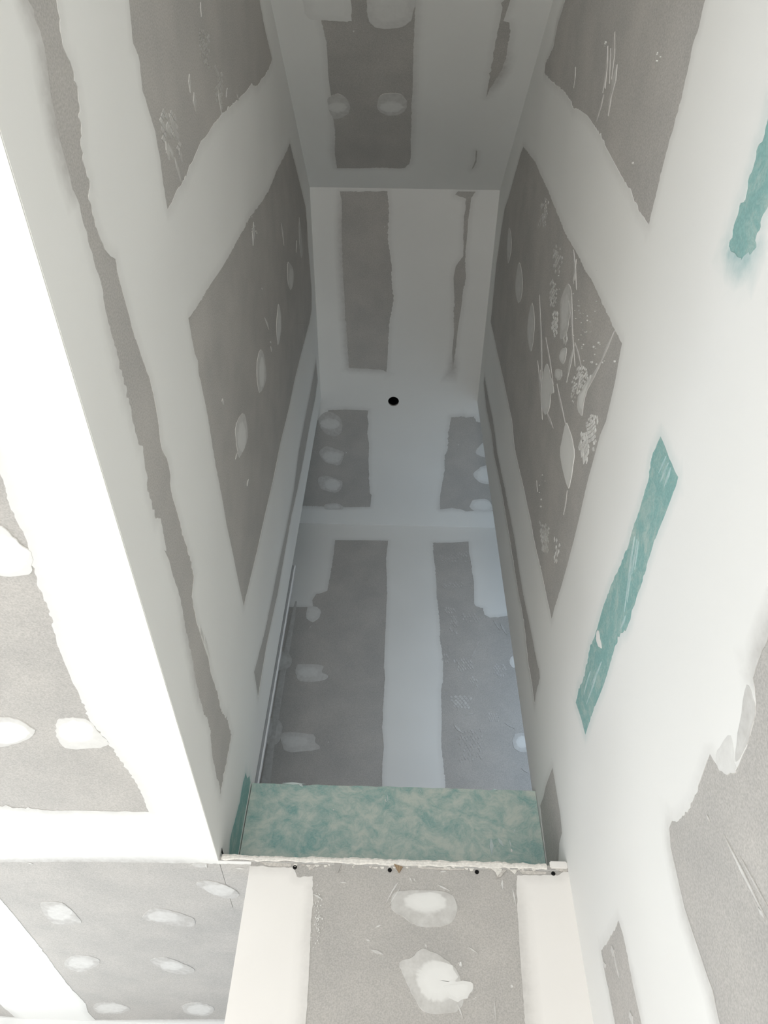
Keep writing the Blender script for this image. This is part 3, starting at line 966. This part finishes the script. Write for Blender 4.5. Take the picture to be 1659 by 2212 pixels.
streaks(P_FRONT, [(862, 1903, 842, 1935, 3), (858, 1905, 832, 1955, 2.5), (866, 1915, 838, 1960, 2), (946, 1912, 972, 1925, 3), (1085, 1900, 1086, 1922, 5), (1106, 1916, 1115, 1960, 3), (676, 1932, 696, 1943, 4), (950, 1884, 965, 1882, 3),
                  (735, 1906, 748, 1907, 3), (800, 2052, 828, 2062, 7), (1012, 2046, 1032, 2060, 2), (885, 1895, 890, 1905, 3), (894, 1897, 898, 1905, 3), (790, 2030, 800, 2034, 4), (1068, 2160, 1071, 2212, 2), (987, 2168, 1000, 2200, 3), (918, 2040, 922, 2048, 4), (810, 2004, 825, 1998, 3)], 0.55)
flecks(P_FRONT, 686, 1985, 5, 32, 60, 1.3, 0.75)
flecks(P_FRONT, 992, 2083, 3, 2, 4, 2.5, 0.9)
flecks(P_FRONT, 1105, 2130, 4, 2, 4, 2.0, 0.8)
flecks(P_FRONT, 1025, 2157, 3, 2, 3, 2.0, 0.6)


def screw(px, py, plane, parent, r=0.0062):
    u, v = plane.px(px, py)
    co, fs = [], []
    n = 16
    prof = [(r, 0.0004), (r, 0.0022), (r * 0.9, 0.0028), (r * 0.45, 0.0024), (r * 0.3, 0.0006)]
    for rr, h in prof:
        for k in range(n):
            a = 2 * math.pi * k / n
            co.append(plane.w(u + rr * math.cos(a), v + rr * math.sin(a), h))
    for q in range(len(prof) - 1):
        for k in range(n):
            fs.append([q * n + k, q * n + (k + 1) % n, (q + 1) * n + (k + 1) % n, (q + 1) * n + k])
    fs.append([(len(prof) - 1) * n + k for k in range(n)])
    o = solid('drywall_screw', co, fs, M_BLACK, parent)
    o['label'] = 'black drywall screw head below the torn edge'


for x, y in ((637, 1874), (842, 1880), (1030, 1884), (1195, 1887.5)):
    screw(x, y, P_FRONT, wall_front)


# ------------------------------------------------------------------ torn ceiling board edge above the front wall
def torn_edge():
    u0 = XL + 0.008
    u1 = P_FRONT.px(1181, 1872)[0]
    n = 170
    s = np.linspace(0, u1 - u0, n)
    top = 0.0165 + 0.0022 * vnoise(s, 0.03, 5) + 0.0016 * vnoise(s, 0.009, 6)
    bot = 0.002 * vnoise(s, 0.05, 8) + 0.0022 * vnoise(s, 0.014, 9) - 0.001
    out = 0.003 + 0.0015 * vnoise(s, 0.02, 12)
    # the real edge runs a touch flatter than the ceiling line
    co, fs = [], []
    for i in range(n):
        x = u0 + s[i]
        z = ZC + 0.002
        yb = YT + 0.006
        co += [(x, YT - 0.001, z + bot[i]), (x, YT - out[i], z + bot[i] + 0.003), (x, YT - out[i] * 0.8, z + top[i] * 0.62),
               (x, YT - 0.001 + 0.001 * rng.normal(), z + top[i] * 0.66), (x, YT + 0.0015, z + top[i]), (x, yb + 0.008, z + top[i])]
    for i in range(n - 1):
        for k in range(5):
            a = i * 6 + k
            fs.append([a, a + 6, a + 7, a + 1])
    o = solid('board_edge', co, fs, M_TORN, ceiling)
    o['label'] = 'ragged torn edge of the ceiling board above the front wall'
    # the short clean block of board at the right end
    a = P_FRONT.px(1189, 1878)
    b = P_FRONT.px(1226, 1862)
    lo, hi = (a[0], YT - 0.006, a[1] + 0.002), (XR - 0.001, YT + 0.02, b[1])
    bm = bmesh.new()
    bmesh.ops.create_cube(bm, size=1)
    for v in bm.verts:
        v.co = Vector([(lo[k] + hi[k]) / 2 + v.co[k] * (hi[k] - lo[k]) for k in range(3)])
    bmesh.ops.bevel(bm, geom=bm.edges[:], offset=0.003, segments=2, affect='EDGES')
    me = bpy.data.meshes.new('board_block')
    bm.to_mesh(me)
    bm.free()
    o = link('board_block', me, M_CREAM, ceiling)
    attach_cover(me, [1.0] * len(me.vertices))
    o['label'] = 'small clean white piece of board at the right corner'


torn_edge()


def flap(pts, mat, lift, label=None):
    """a torn tongue of facing paper that curls off the front wall"""
    pl = [P_FRONT.px(*p) for p in pts]
    n = len(pl)
    zt = max(p[1] for p in pl)
    co = [P_FRONT.w(u, v, 0.0016 + lift * (zt - v) / 0.04) for u, v in pl] + [P_FRONT.w(u, v, 0.0008 + lift * 0.8 * (zt - v) / 0.04) for u, v in pl]
    fs = [list(range(n)), list(range(2 * n - 1, n - 1, -1))] + [[i, (i + 1) % n, (i + 1) % n + n, i + n] for i in range(n)]
    o = solid('paper_flap', co, fs, mat, wall_front)
    if label:
        o['label'] = label


flap([(722, 1866), (738, 1867), (734, 1877), (730, 1888), (724, 1878)], M_COMP, 0.006)
flap([(1060, 1876), (1085, 1877), (1082, 1888), (1074, 1896), (1070, 1885)], M_TORN, 0.008)
flap([(1087, 1878), (1094, 1880), (1080, 1897), (1072, 1898), (1078, 1890)], M_TPAPER, 0.010)
flap([(1100, 1879), (1118, 1879), (1112, 1890), (1106, 1884)], M_TORN, 0.006)
flap([(664, 1868), (684, 1869), (676, 1878), (668, 1880)], M_TPAPER, 0.005)
flap([(560, 1862), (628, 1866), (628, 1872), (600, 1873), (575, 1870)], M_TPAPER, 0.003)
flap([(895, 1873), (1010, 1877), (1000, 1880), (960, 1880), (910, 1877)], M_TPAPER, 0.002)
flap([(1120, 1880), (1180, 1884), (1178, 1889), (1150, 1890), (1128, 1888)], M_TPAPER, 0.002)
flap([(1196, 1877), (1226, 1878), (1224, 1884), (1210, 1883)], M_TPAPER, 0.002)
for i in range(46):
    x = random.uniform(545, 1175)
    y = 1864 + (x - 480) * 0.0178 + random.uniform(0, 5)
    s = random.uniform(2, 6)
    flap([(x - s, y - 2), (x + s * random.uniform(.5, 1), y - 2), (x + s * 0.6, y + s * random.uniform(.2, .8)), (x - s * 0.4, y + s * random.uniform(.3, 1.0))], random.choice([M_TORN, M_TPAPER, M_TORN]), random.uniform(0.002, 0.008))

# wedge of raw wood poking out under the torn edge
_w = [P_FRONT.px(*p) for p in ((851, 1868), (870, 1874), (862, 1887))]
_co = [P_FRONT.w(u, v, 0.006) for u, v in _w] + [P_FRONT.w(u, v, -0.004) for u, v in _w]
ws = solid('wood_shim', _co, [(0, 1, 2), (5, 4, 3), (0, 3, 4, 1), (1, 4, 5, 2), (2, 5, 3, 0)], M_WOOD)
ws['label'] = 'tiny brown wood wedge poking out under the torn board edge'
ws['category'] = 'wood wedge'

# ------------------------------------------------------------------ green board across the stair head
gu0, gu1 = P_GREEN.px(542.5, 1691.5)[0] + 0.004, P_GREEN.px(1158, 1707.8)[0] - 0.003
n = 90
s = np.linspace(0, gu1 - gu0, n)
top = ZG + 0.0014 * vnoise(s, 0.02, 31) - 0.0025 * np.clip(vnoise(s, 0.035, 32) - 0.55, 0, 1) * 4
co, fs = [], []
for i in range(n):
    x = gu0 + s[i]
    co += [(x, YG, ZC + T), (x, YG, top[i]), (x, YG + T, top[i]), (x, YG + T, ZC + T)]
for i in range(n - 1):
    for k in range(4):
        a, b = i * 4 + k, i * 4 + (k + 1) % 4
        fs.append([a, a + 4, b + 4, b])
fs += [[0, 1, 2, 3], [(n - 1) * 4 + k for k in (3, 2, 1, 0)]]
gb = solid('drywall_panel', co, fs, M_GREENS, wall_header)
gb['label'] = 'green water-resistant board smeared with plaster'
PANELS[id(P_GREEN)] = (wall_header, [((gu0, gu1, 0, 9), gb)])
flecks(P_GREEN, 834, 1730, 1, 1, 2, 2.2, 0.95)
flecks(P_GREEN, 720, 1751, 1, 1, 2, 1.8, 0.95)
flecks(P_GREEN, 1104, 1837, 1, 1, 2, 2.0, 0.9)
streaks(P_GREEN, [(610, 1692, 660, 1694, 5), (645, 1693, 655, 1700, 6), (1064, 1705, 1074, 1708, 4), (904, 1702, 912, 1716, 1.5), (1113, 1790, 1109, 1800, 2), (1060, 1810, 1062, 1850, 9), (1075, 1810, 1088, 1830, 7), (835, 1712, 838, 1735, 2), (1100, 1815, 1104, 1832, 3)], 0.45, None, 1.0)

# ------------------------------------------------------------------ lower ceiling
O_CEIL = [(XW, YB), (XR, YB), (XR, YS), (XL, YS), (XL, YT), (XR, YT), (XR, YL), (XW, YL)]
panels(ceiling, P_CEIL, O_CEIL, [
    (-1.42, XL, YS, 2.07, M_BOARD, 'grey board of the left ceiling beside the stairwell edge'), (-1.42, XR, 2.07, YL, M_BOARD, 'grey ceiling board with rows of screw dabs beside the front wall'),
    (XW, -1.42, YB, 0.4, M_BOARD, None), (XW, -1.42, 0.4, YL, M_BOARD, None), (-1.42, XR, YB, YS, M_BOARD, None)])
G_CEIL = [
    grey(P_CEIL, [(-45, 900), (-15, 965), (0, 1003), (10, 1040), (22, 1092), (40, 1130), (60, 1176), (70, 1215), (80, 1246), (95, 1286), (115, 1332), (122, 1378), (140, 1426), (160, 1474), (171, 1492), (184, 1520), (200, 1556), (238, 1603), (260, 1640), (290, 1686), (305, 1715), (322, 1753),
                  (260, 1753, .25), (200, 1752, .3), (100, 1748, .5), (0, 1741, .5), (-260, 1732), (-420, 1500), (-500, 1200)], 0.008),
    grey(P_CEIL, [(-105, 1848, .8), (0, 1862, .9), (150, 1860, .9), (300, 1862, .9), (400, 1864, .7), (445, 1865, .2), (476, 1865), (640, 1867), (760, 1950), (700, 2120), (560, 2200, 1), (206, 2203, .2), (190, 2185, .1), (185, 2167, .1), (145, 2125), (75, 2030), (0, 1940), (-60, 1885)], 0.003),
    grey(P_CEIL, [(-60, 2118), (0, 2168), (34, 2197, .3), (-70, 2190)], 0.003),
]
compound(ceiling, P_CEIL, O_CEIL, G_CEIL, [
    ('bright white band along the stairwell edge of the ceiling', (-0.70, XL, YS, 1.92)),
    ('white band across the ceiling joint', (-1.4, XR, 1.90, 2.25)),
    ('pale band along the far left ceiling joint', (-1.75, -1.22, 2.25, YL)),
    (None, (XW, XR, YB, YL))], M_COMP)
patch(P_CEIL, [(125, 1556), (150, 1550), (180, 1552), (200, 1563), (222, 1590), (234, 1604), (215, 1613), (150, 1617), (128, 1600), (121, 1578)], (165, 1578, 36, 22), 0.62, 0.95, 'plaster dab nearest the stairwell edge')
patch(P_CEIL, [(-45, 1560), (10, 1549), (50, 1558), (75, 1582), (40, 1604), (-10, 1613), (-60, 1600)], (15, 1582, 45, 22), 0.45, 0.95)
patch(P_CEIL, [(-40, 1140), (5, 1138), (35, 1167), (66, 1192), (70, 1222), (56, 1241), (10, 1243), (-50, 1220)], (15, 1195, 50, 38), 0.75, 0.97)
patch(P_CEIL, [(87, 1951), (112, 1948), (135, 1950), (158, 1968), (175, 1990), (168, 1995), (140, 1996), (115, 1994), (98, 1977)], (130, 1970, 26, 15), 0.10, 0.5)  # low cover on this and the next dabs imitates haze from overexposure
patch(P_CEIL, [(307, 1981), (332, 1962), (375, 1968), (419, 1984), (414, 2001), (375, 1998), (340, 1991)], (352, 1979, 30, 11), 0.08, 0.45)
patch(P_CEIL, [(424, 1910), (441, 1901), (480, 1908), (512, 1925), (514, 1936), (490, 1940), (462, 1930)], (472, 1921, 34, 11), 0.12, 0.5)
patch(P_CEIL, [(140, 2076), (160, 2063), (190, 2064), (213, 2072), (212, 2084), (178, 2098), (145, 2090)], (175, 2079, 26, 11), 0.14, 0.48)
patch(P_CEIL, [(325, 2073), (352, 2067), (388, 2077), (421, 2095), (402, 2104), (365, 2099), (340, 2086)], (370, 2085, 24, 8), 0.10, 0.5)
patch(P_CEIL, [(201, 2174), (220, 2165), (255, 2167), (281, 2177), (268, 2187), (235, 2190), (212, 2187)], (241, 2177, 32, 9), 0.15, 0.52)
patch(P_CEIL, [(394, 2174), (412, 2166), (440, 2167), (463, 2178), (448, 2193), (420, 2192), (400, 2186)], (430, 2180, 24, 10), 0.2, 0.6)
patch(P_CEIL, [(414, 1866), (430, 1862), (447, 1866), (444, 1872), (428, 1872)], None, 0.2, 0.25, name='plaster_smear')
streaks(P_CEIL, [(60, 1862, 72, 1866, 2), (443, 1866, 447, 1874, 3), (508, 1874, 530, 1876, 2)], 0.6)

# ------------------------------------------------------------------ upper flat ceiling
O_CUP = [(-2.6, YE), (XL, YE), (XL, Y1), (XR, Y1), (XR, YE), (2.6, YE), (2.6, YF), (-2.6, YF)]
HU, HV = P_CUP.px(850, 867)
HR = 0.036
HS = 0.16
_hole = [(HU + HR * math.cos(a), HV + HR * math.sin(a)) for a in np.linspace(0, 2 * math.pi, 25)[:-1]]
panels(ceiling_upper, P_CUP, O_CUP, [
    (XL, 0.12, Y1, HV - HS, M_BOARD, 'grey board at the left of the flat stair ceiling'), (0.12, XR, Y1, HV - HS, M_BOARD, None),
    (-2.6, 0.12, HV + 0.0, YF, M_BOARD, 'dark grey board at the left of the hall ceiling'), (0.12, 2.6, HV - 0.0, YF, M_BOARD, 'grey board at the right of the hall ceiling')])
# (the pieces around the round hole are cut to its outline)
def ring_board(sgn, u0, u1):
    """plasterboard strip with half of the round hole cut out; sgn -1: stair side, +1: hall side"""
    v0 = HV - HS if sgn < 0 else HV
    return v0


_lst = PANELS[id(P_CUP)][1]
for r, o in list(_lst):
    if r[2] > HV - HS - 0.001 and r[0] < HU < r[1]:      # replace the sheet that carries the hole
        outer = clip_rect(O_CUP, (r[0] + 0.0015, r[1] - 0.0015, HV - HS + 0.0015, YF))
        vv = [Vector(p) for p in outer] + [Vector(p) for p in _hole]
        k = len(outer)
        ed = [(i, (i + 1) % k) for i in range(k)] + [(k + i, k + (i + 1) % 24) for i in range(24)]
        rr = delaunay_2d_cdt(vv, ed, [], 0, 1e-6)
        V = np.array([(a.x, a.y) for a in rr[0]])
        tri = np.array([f for f in rr[2]])
        cc = V[tri].mean(1)
        ok = inside(cc, outer) & ~inside(cc, _hole)
        co = [tuple(P_CUP.w(a, b, 0)) for a, b in V]
        nb = len(co)
        fs = [list(map(int, f)) for f in tri[ok]]
        co += [tuple(P_CUP.w(a, b, 0)) for a, b in _hole] + [tuple(P_CUP.w(a, b, -T)) for a, b in _hole]
        fs += [[nb + i, nb + (i + 1) % 24, nb + 24 + (i + 1) % 24, nb + 24 + i] for i in range(24)]
        me = bpy.data.meshes.new('drywall_panel')
        me.from_pydata(co, [], fs)
        me.update()
        me.materials.append(M_BOARD)
        o.data = me
    elif r[2] > HV - HS - 0.001:
        outer = clip_rect(O_CUP, (r[0] + 0.0015, r[1] - 0.0015, HV - HS + 0.0015, YF))
        me = bpy.data.meshes.new('drywall_panel')
        me.from_pydata([tuple(P_CUP.w(a, b, 0)) for a, b in outer], [], [list(range(len(outer)))])
        me.update()
        me.materials.append(M_BOARD)
        o.data = me
# cavity of the hole
_co, _fs = [], []
for k, (rr_, hh_) in enumerate(((HR, -T + 0.001), (HR + 0.012, -T - 0.0005), (HR + 0.012, -0.09), (0.001, -0.09))):
    for a in np.linspace(0, 2 * math.pi, 25)[:-1]:
        _co.append(P_CUP.w(HU + rr_ * math.cos(a), HV + rr_ * math.sin(a), hh_))
for q in range(3):
    for k in range(24):
        _fs.append([q * 24 + k, q * 24 + (k + 1) % 24, (q + 1) * 24 + (k + 1) % 24, (q + 1) * 24 + k])
# the ceiling core carries the cavity, so open it there
me = ceiling_upper.data
bm = bmesh.new()
x0, x1, y0, y1 = HU - 0.06, HU + 0.06, HV - 0.06, HV + 0.06
for lo, hi in (((-2.6, Y1 - 0.1, ZU + T), (2.75, y0, ZU + 0.14)), ((-2.6, y1, ZU + T), (2.75, YF + 0.14, ZU + 0.14)),
               ((-2.6, y0, ZU + T), (x0, y1, ZU + 0.14)), ((x1, y0, ZU + T), (2.75, y1, ZU + 0.14))):
    vv = [bm.verts.new((x, y, z)) for x in (lo[0], hi[0]) for y in (lo[1], hi[1]) for z in (lo[2], hi[2])]
    for f in ((0, 1, 3, 2), (4, 6, 7, 5), (0, 4, 5, 1), (2, 3, 7, 6), (0, 2, 6, 4), (1, 5, 7, 3)):
        bm.faces.new([vv[i] for i in f])
bm.to_mesh(me)
bm.free()
hole = solid('ceiling_hole', _co, _fs, M_DARK, ceiling_upper)
hole['label'] = 'round black hole cut into the flat ceiling'

G_CUP = [
    grey(P_CUP, [(734, 413), (785, 413), (836, 413), (840, 443), (839, 483), (838, 501), (841, 540), (845, 565), (846, 605), (850, 640), (848, 662), (841, 700), (838, 760), (835, 803), (828, 800, .3), (817, 797, .4), (780, 796, .5), (753, 795, .4), (751, 760, .6), (746, 680, .6), (742, 610, .6), (739, 540, .6), (738, 492, .6), (738, 436, .4)], 0.004),
    grey(P_CUP, [(983, 420), (989, 413), (1027, 414), (1018, 428), (1012, 474), (1009, 515), (1006, 540), (1005, 575), (1007, 600), (1000, 630), (995, 670), (987, 725), (984, 760), (980, 788, .6), (978, 795, .8), (977, 760), (981, 720), (980, 685), (982, 645), (980, 600), (985, 575), (1001, 552), (1002, 519), (1002, 474), (1006, 430)], 0.004),
    grey(P_CUP, [(709, 886), (745, 884, .2), (796, 886, .1), (794, 900), (797, 915), (794, 936), (797, 960), (796, 995), (797, 1030), (799, 1065), (803, 1069), (800, 1095), (730, 1095, .3), (656, 1093, .2), (560, 1091), (640, 905), (700, 908, .3), (708, 895)], 0.006),
    grey(P_CUP, [(975, 901, .2), (1000, 900, .3), (1024, 899), (1029, 911), (1055, 916), (1190, 1100), (1061, 1104), (1006, 1105), (995, 1100, .2), (975, 1097, .4), (951, 1100, .3), (951, 1068), (956, 1040), (960, 1015), (960, 985), (966, 975), (968, 949), (972, 916)], 0.006),
    dict(p=np.array(_hole), s=np.zeros(24), g=0),
]
G_CUP[-1]['s'][:] = -0.35
compound(ceiling_upper, P_CUP, O_CUP, G_CUP, [
    ('wide white band across the ceiling joint around the black hole', (XL, XR, 2.28, 2.64)),
    ('white band along the flat stair ceiling', (XL, XR, Y1, 2.28)),
    ('wide pale band in the middle of the hall ceiling', (-0.2, 0.37, 2.64, 3.46)),
    (None, (-2.6, 2.6, Y1, YF))], M_COMP)
patch(P_CUP, [(688, 905), (703, 890), (722, 893), (737, 908), (738, 930), (725, 942), (705, 937), (692, 922)], (712, 915, 21, 10), 0.25, 0.7)
patch(P_CUP, [(689, 976), (706, 964), (730, 972), (743, 979), (734, 1003), (720, 1003), (700, 995)], (718, 987, 20, 11), 0.28, 0.6)
patch(P_CUP, [(687, 1034), (703, 1028), (725, 1034), (740, 1042), (733, 1060), (718, 1063), (694, 1055)], (719, 1047, 15, 12), 0.3, 0.7)
patch(P_CUP, [(700, 1092), (710, 1088), (727, 1087), (741, 1094), (738, 1100), (705, 1100)], None, 0.35, 0.6)
patch(P_CUP, [(1028, 978), (1037, 962), (1050, 955), (1070, 965), (1070, 985), (1045, 987)], (1050, 972, 16, 12), 0.6, 0.7)
patch(P_CUP, [(1022, 1025), (1030, 1015), (1041, 1008), (1060, 1006), (1080, 1025), (1070, 1045), (1050, 1045), (1034, 1040)], (1052, 1026, 20, 15), 0.6, 0.9)
patch(P_CUP, [(1016, 1097), (1018, 1085), (1025, 1080), (1052, 1079), (1064, 1095), (1062, 1103), (1030, 1104)], (1042, 1091, 18, 9), 0.65, 0.92)
flecks(P_CUP, 748, 979, 1, 1, 1, 1.4, 0.7)
flecks(P_CUP, 990, 962, 1, 1, 1, 1.8, 0.8)
flecks(P_CUP, 830, 489, 1, 0.5, 1, 1.2, 0.8)

# ------------------------------------------------------------------ sloped ceiling
VB = -(Y1 - YS) * _k
O_SLOPE = [(XL, VB), (XR, VB), (XR, 0), (XL, 0)]
panels(ceiling_sloped, P_SLOPE, O_SLOPE, [(XL, 0.13, VB, 0, M_BOARD, 'grey board at the left of the sloping ceiling'), (0.13, XR, VB, 0, M_BOARD, None)])
G_SLOPE = [
    grey(P_SLOPE, [(684, -90), (694, 42), (705, 94), (710, 163), (715, 206), (718, 240), (723, 282, .2), (723, 325, .4), (725, 340, .3), (728, 363, .1), (770, 364), (820, 362), (862, 364), (874, 363), (884, 354), (887, 338), (888, 300, .2), (892, 165, .3), (896, 40, .2), (900, -90)], 0.003),
    grey(P_SLOPE, [(1106, -70), (1102, 0), (1093, 27), (1087, 45), (1100, 48), (1103, 64), (1096, 108, .2), (1087, 145, .7), (1072, 170, .8), (1058, 190, .5), (1051, 209), (1054, 185), (1058, 168), (1057, 158), (1061, 152), (1061, 138), (1064, 130), (1066, 112), (1072, 81), (1080, 40), (1085, 15), (1083, 6), (1090, 0), (1094, -70)], 0.003),
    grey(P_SLOPE, [(1028, 324), (1031, 326), (1029, 350), (1024, 361), (1018, 367), (1023, 355), (1027, 345)], 0.001),
]
compound(ceiling_sloped, P_SLOPE, O_SLOPE, G_SLOPE, [
    ('white band down the middle of the sloping ceiling', (-0.04, 0.35, VB, -0.1)), ('white band along the fold of the ceiling', (XL, XR, -0.1, 0)), (None, (XL, XR, VB, 0))], M_COMP)
patch(P_SLOPE, [(655, -40), (700, -45), (752, -40), (757, 0), (759, 34), (755, 45), (725, 44), (696, 42), (668, 40), (655, 10)], None, 0.82, 0.95)
patch(P_SLOPE, [(800, -40), (850, -45), (895, -40), (897, 0), (890, 38), (870, 57), (830, 61), (806, 55), (797, 40), (793, 15)], None, 0.55, 0.75)
patch(P_SLOPE, [(708, 215), (722, 204), (737, 205), (752, 218), (756, 235), (745, 250), (722, 256), (712, 240)], (728, 231, 20, 9), 0.35, 0.8)
patch(P_SLOPE, [(815, 228), (822, 206), (850, 201), (870, 207), (880, 231), (862, 246), (838, 249), (820, 240)], (845, 231, 24, 10), 0.35, 0.8)
flecks(P_SLOPE, 766, 67, 1, 0.5, 2, 1.3, 0.8)

# ------------------------------------------------------------------ far wall of the upper hall
O_FAR = [(-2.6, ZG - 0.02), (2.6, ZG - 0.02), (2.6, ZU), (-2.6, ZU)]
panels(wall_far, P_FAR, O_FAR, [(-2.6, 0.14, ZG - 0.3, ZU, M_BOARD, 'grey board at the left of the far wall'), (0.14, 2.6, ZG - 0.3, ZU, M_BOARD, 'scuffed grey board at the right of the far wall')])
G_FAR = [
    grey(P_FAR, [(724, 1167), (780, 1167), (838, 1168), (837, 1182), (834, 1205), (836, 1280), (832, 1370), (829, 1440), (832, 1460), (828, 1520), (825, 1570), (829, 1615), (825, 1650), (825, 1680), (829, 1760), (500, 1760), (560, 1400), (600, 1310), (622, 1311), (664, 1311), (676, 1310), (675, 1296), (683, 1283), (695, 1281), (707, 1276), (711, 1255), (717, 1223), (721, 1196, .2)], 0.003),
    grey(P_FAR, [(935, 1172), (975, 1172), (1012, 1170), (1013, 1194), (1018, 1215), (1024, 1260), (1024, 1305), (1029, 1311), (1043, 1314), (1046, 1328), (1058, 1334), (1075, 1334), (1095, 1331), (1220, 1331), (1260, 1760), (965, 1760), (961, 1700), (957, 1650), (953, 1600), (954, 1560), (952, 1500), (956, 1470), (957, 1430), (950, 1380), (949, 1330), (943, 1280), (940, 1223), (937, 1205)], 0.0045),
]
compound(wall_far, P_FAR, O_FAR, G_FAR, [
    ('upright white band in the middle of the far wall', (-0.05, 0.32, 2, 5.62)), ('white corner band below the hall ceiling', (-2.6, 2.6, 5.60, 6)), (None, (-2.6, 2.6, 2, 6))], M_COMP)
patch(P_FAR, [(661, 1330), (665, 1312), (683, 1311), (693, 1321), (688, 1335), (676, 1343), (664, 1338)], None, 0.6, 0.75)
patch(P_FAR, [(640, 1440), (650, 1435), (695, 1438), (694, 1452), (706, 1458), (705, 1466), (690, 1471), (665, 1473), (645, 1470), (639, 1455)], (665, 1452, 20, 10), 0.42, 0.68)
patch(P_FAR, [(608, 1588), (622, 1582), (676, 1587), (680, 1603), (690, 1612), (688, 1618), (668, 1622), (622, 1624), (609, 1610)], (638, 1602, 26, 10), 0.4, 0.62)
patch(P_FAR, [(590, 1425), (605, 1408), (622, 1412), (630, 1427), (622, 1443), (600, 1448), (588, 1440)], (610, 1428, 10, 10), 0.25, 0.5)
patch(P_FAR, [(574, 1560), (592, 1551), (607, 1562), (609, 1580), (601, 1604), (580, 1610), (568, 1590)], (590, 1578, 10, 15), 0.32, 0.5)
patch(P_FAR, [(1101, 1430), (1106, 1418), (1125, 1415), (1130, 1435), (1115, 1442), (1105, 1440)], (1116, 1428, 10, 9), 0.7, 0.9)
patch(P_FAR, [(1106, 1602), (1112, 1587), (1125, 1584), (1150, 1588), (1152, 1615), (1130, 1625), (1112, 1618)], (1129, 1603, 13, 12), 0.3, 0.85)
patch(P_FAR, [(634, 1312), (640, 1314), (618, 1450), (590, 1630), (580, 1720), (560, 1720), (575, 1630), (605, 1450)], None, 0.22, 0.24, name='plaster_smear')  # slightly paler upright strip at the left of the far wall
tread(P_FAR, [(958, 1306), (984, 1312), (986, 1326), (960, 1324)], 5, 3, 0.28, 0.2, 0.8)
tread(P_FAR, [(972, 1325), (984, 1325), (990, 1370), (968, 1370)], 3, 6, 0.15, 0.3)
tread(P_FAR, [(978, 1425), (1014, 1420), (1022, 1445), (985, 1452)], 7, 3, 0.3, 0.2, 0.72, None, 0.1)
tread(P_FAR, [(1012, 1460), (1030, 1462), (1030, 1484), (1014, 1478)], 3, 3, 0.32, 0.2)
tread(P_FAR, [(970, 1504), (1018, 1502), (1012, 1532), (974, 1526)], 5, 4, 0.3, 0.12, 0.82)
tread(P_FAR, [(1062, 1432), (1098, 1436), (1092, 1462), (1066, 1460)], 5, 4, 0.22, 0.25)
tread(P_FAR, [(1054, 1540), (1080, 1542), (1076, 1560), (1054, 1558)], 5, 3, 0.2, 0.2)
tread(P_FAR, [(940, 1200), (1010, 1190), (1012, 1215), (942, 1212)], 10, 4, 0.12, 0.4)
tread(P_FAR, [(950, 1262), (1000, 1256), (1000, 1268), (952, 1272)], 8, 2, 0.18, 0.35)
tread(P_FAR, [(998, 1325), (1040, 1325), (1040, 1345), (998, 1345)], 7, 3, 0.15, 0.4)
tread(P_FAR, [(952, 1412), (972, 1412), (972, 1432), (954, 1432)], 4, 3, 0.22, 0.25)
tread(P_FAR, [(990, 1580), (1040, 1570), (1040, 1640), (990, 1650)], 8, 8, 0.06, 0.4)
streaks(P_FAR, [(1065, 1340, 1080, 1362, 4), (1080, 1345, 1095, 1372, 5), (1028, 1402, 1018, 1420, 3), (1035, 1385, 1030, 1395, 4), (980, 1565, 1000, 1585, 6), (1004, 1545, 1028, 1540, 3), (668, 1358, 674, 1350, 2), (1090, 1562, 1112, 1575, 1.5), (1126, 1660, 1140, 1670, 2)], 0.2)
flecks(P_FAR, 709, 1603, 0.5, 0.5, 1, 1.8, 0.8)

# ------------------------------------------------------------------ corner beads at the ends of the stair walls
def bead(x0, x1, y0, y1, z0, z1, label, parent, mat):
    n = 40
    co, fs = [], []
    for i in range(n + 1):
        z = z0 + (z1 - z0) * i / n
        j = 0.0004 * math.sin(i * 2.1)
        co += [(x0 + j, y0, z), (x1 + j, y0, z), (x1 + j, y1, z), (x0 + j, y1, z)]
    for i in range(n):
        for k in range(4):
            a, b = i * 4 + k, i * 4 + (k + 1) % 4
            fs.append([a, b, b + 4, a + 4])
    fs += [[3, 2, 1, 0], [n * 4 + k for k in range(4)]]
    o = solid('corner_bead', co, fs, mat, parent)
    o['label'] = label


bead(XL + 0.0115, XL + 0.0165, YE + 0.004, YE + 0.02, ZG, P_FAR and 4.212, 'thin bright metal bead on the far edge of the left wall', wall_left, M_TRIM)
bead(XL, XL + 0.012, YE + 0.006, YE + 0.018, ZG, 4.21, 'grey strip standing in for the shade behind the metal bead', wall_left, mat_plain('bead_shadow_grey', (0.30, 0.32, 0.34), 0.6))  # not a bead: shade of the gap painted as a grey strip
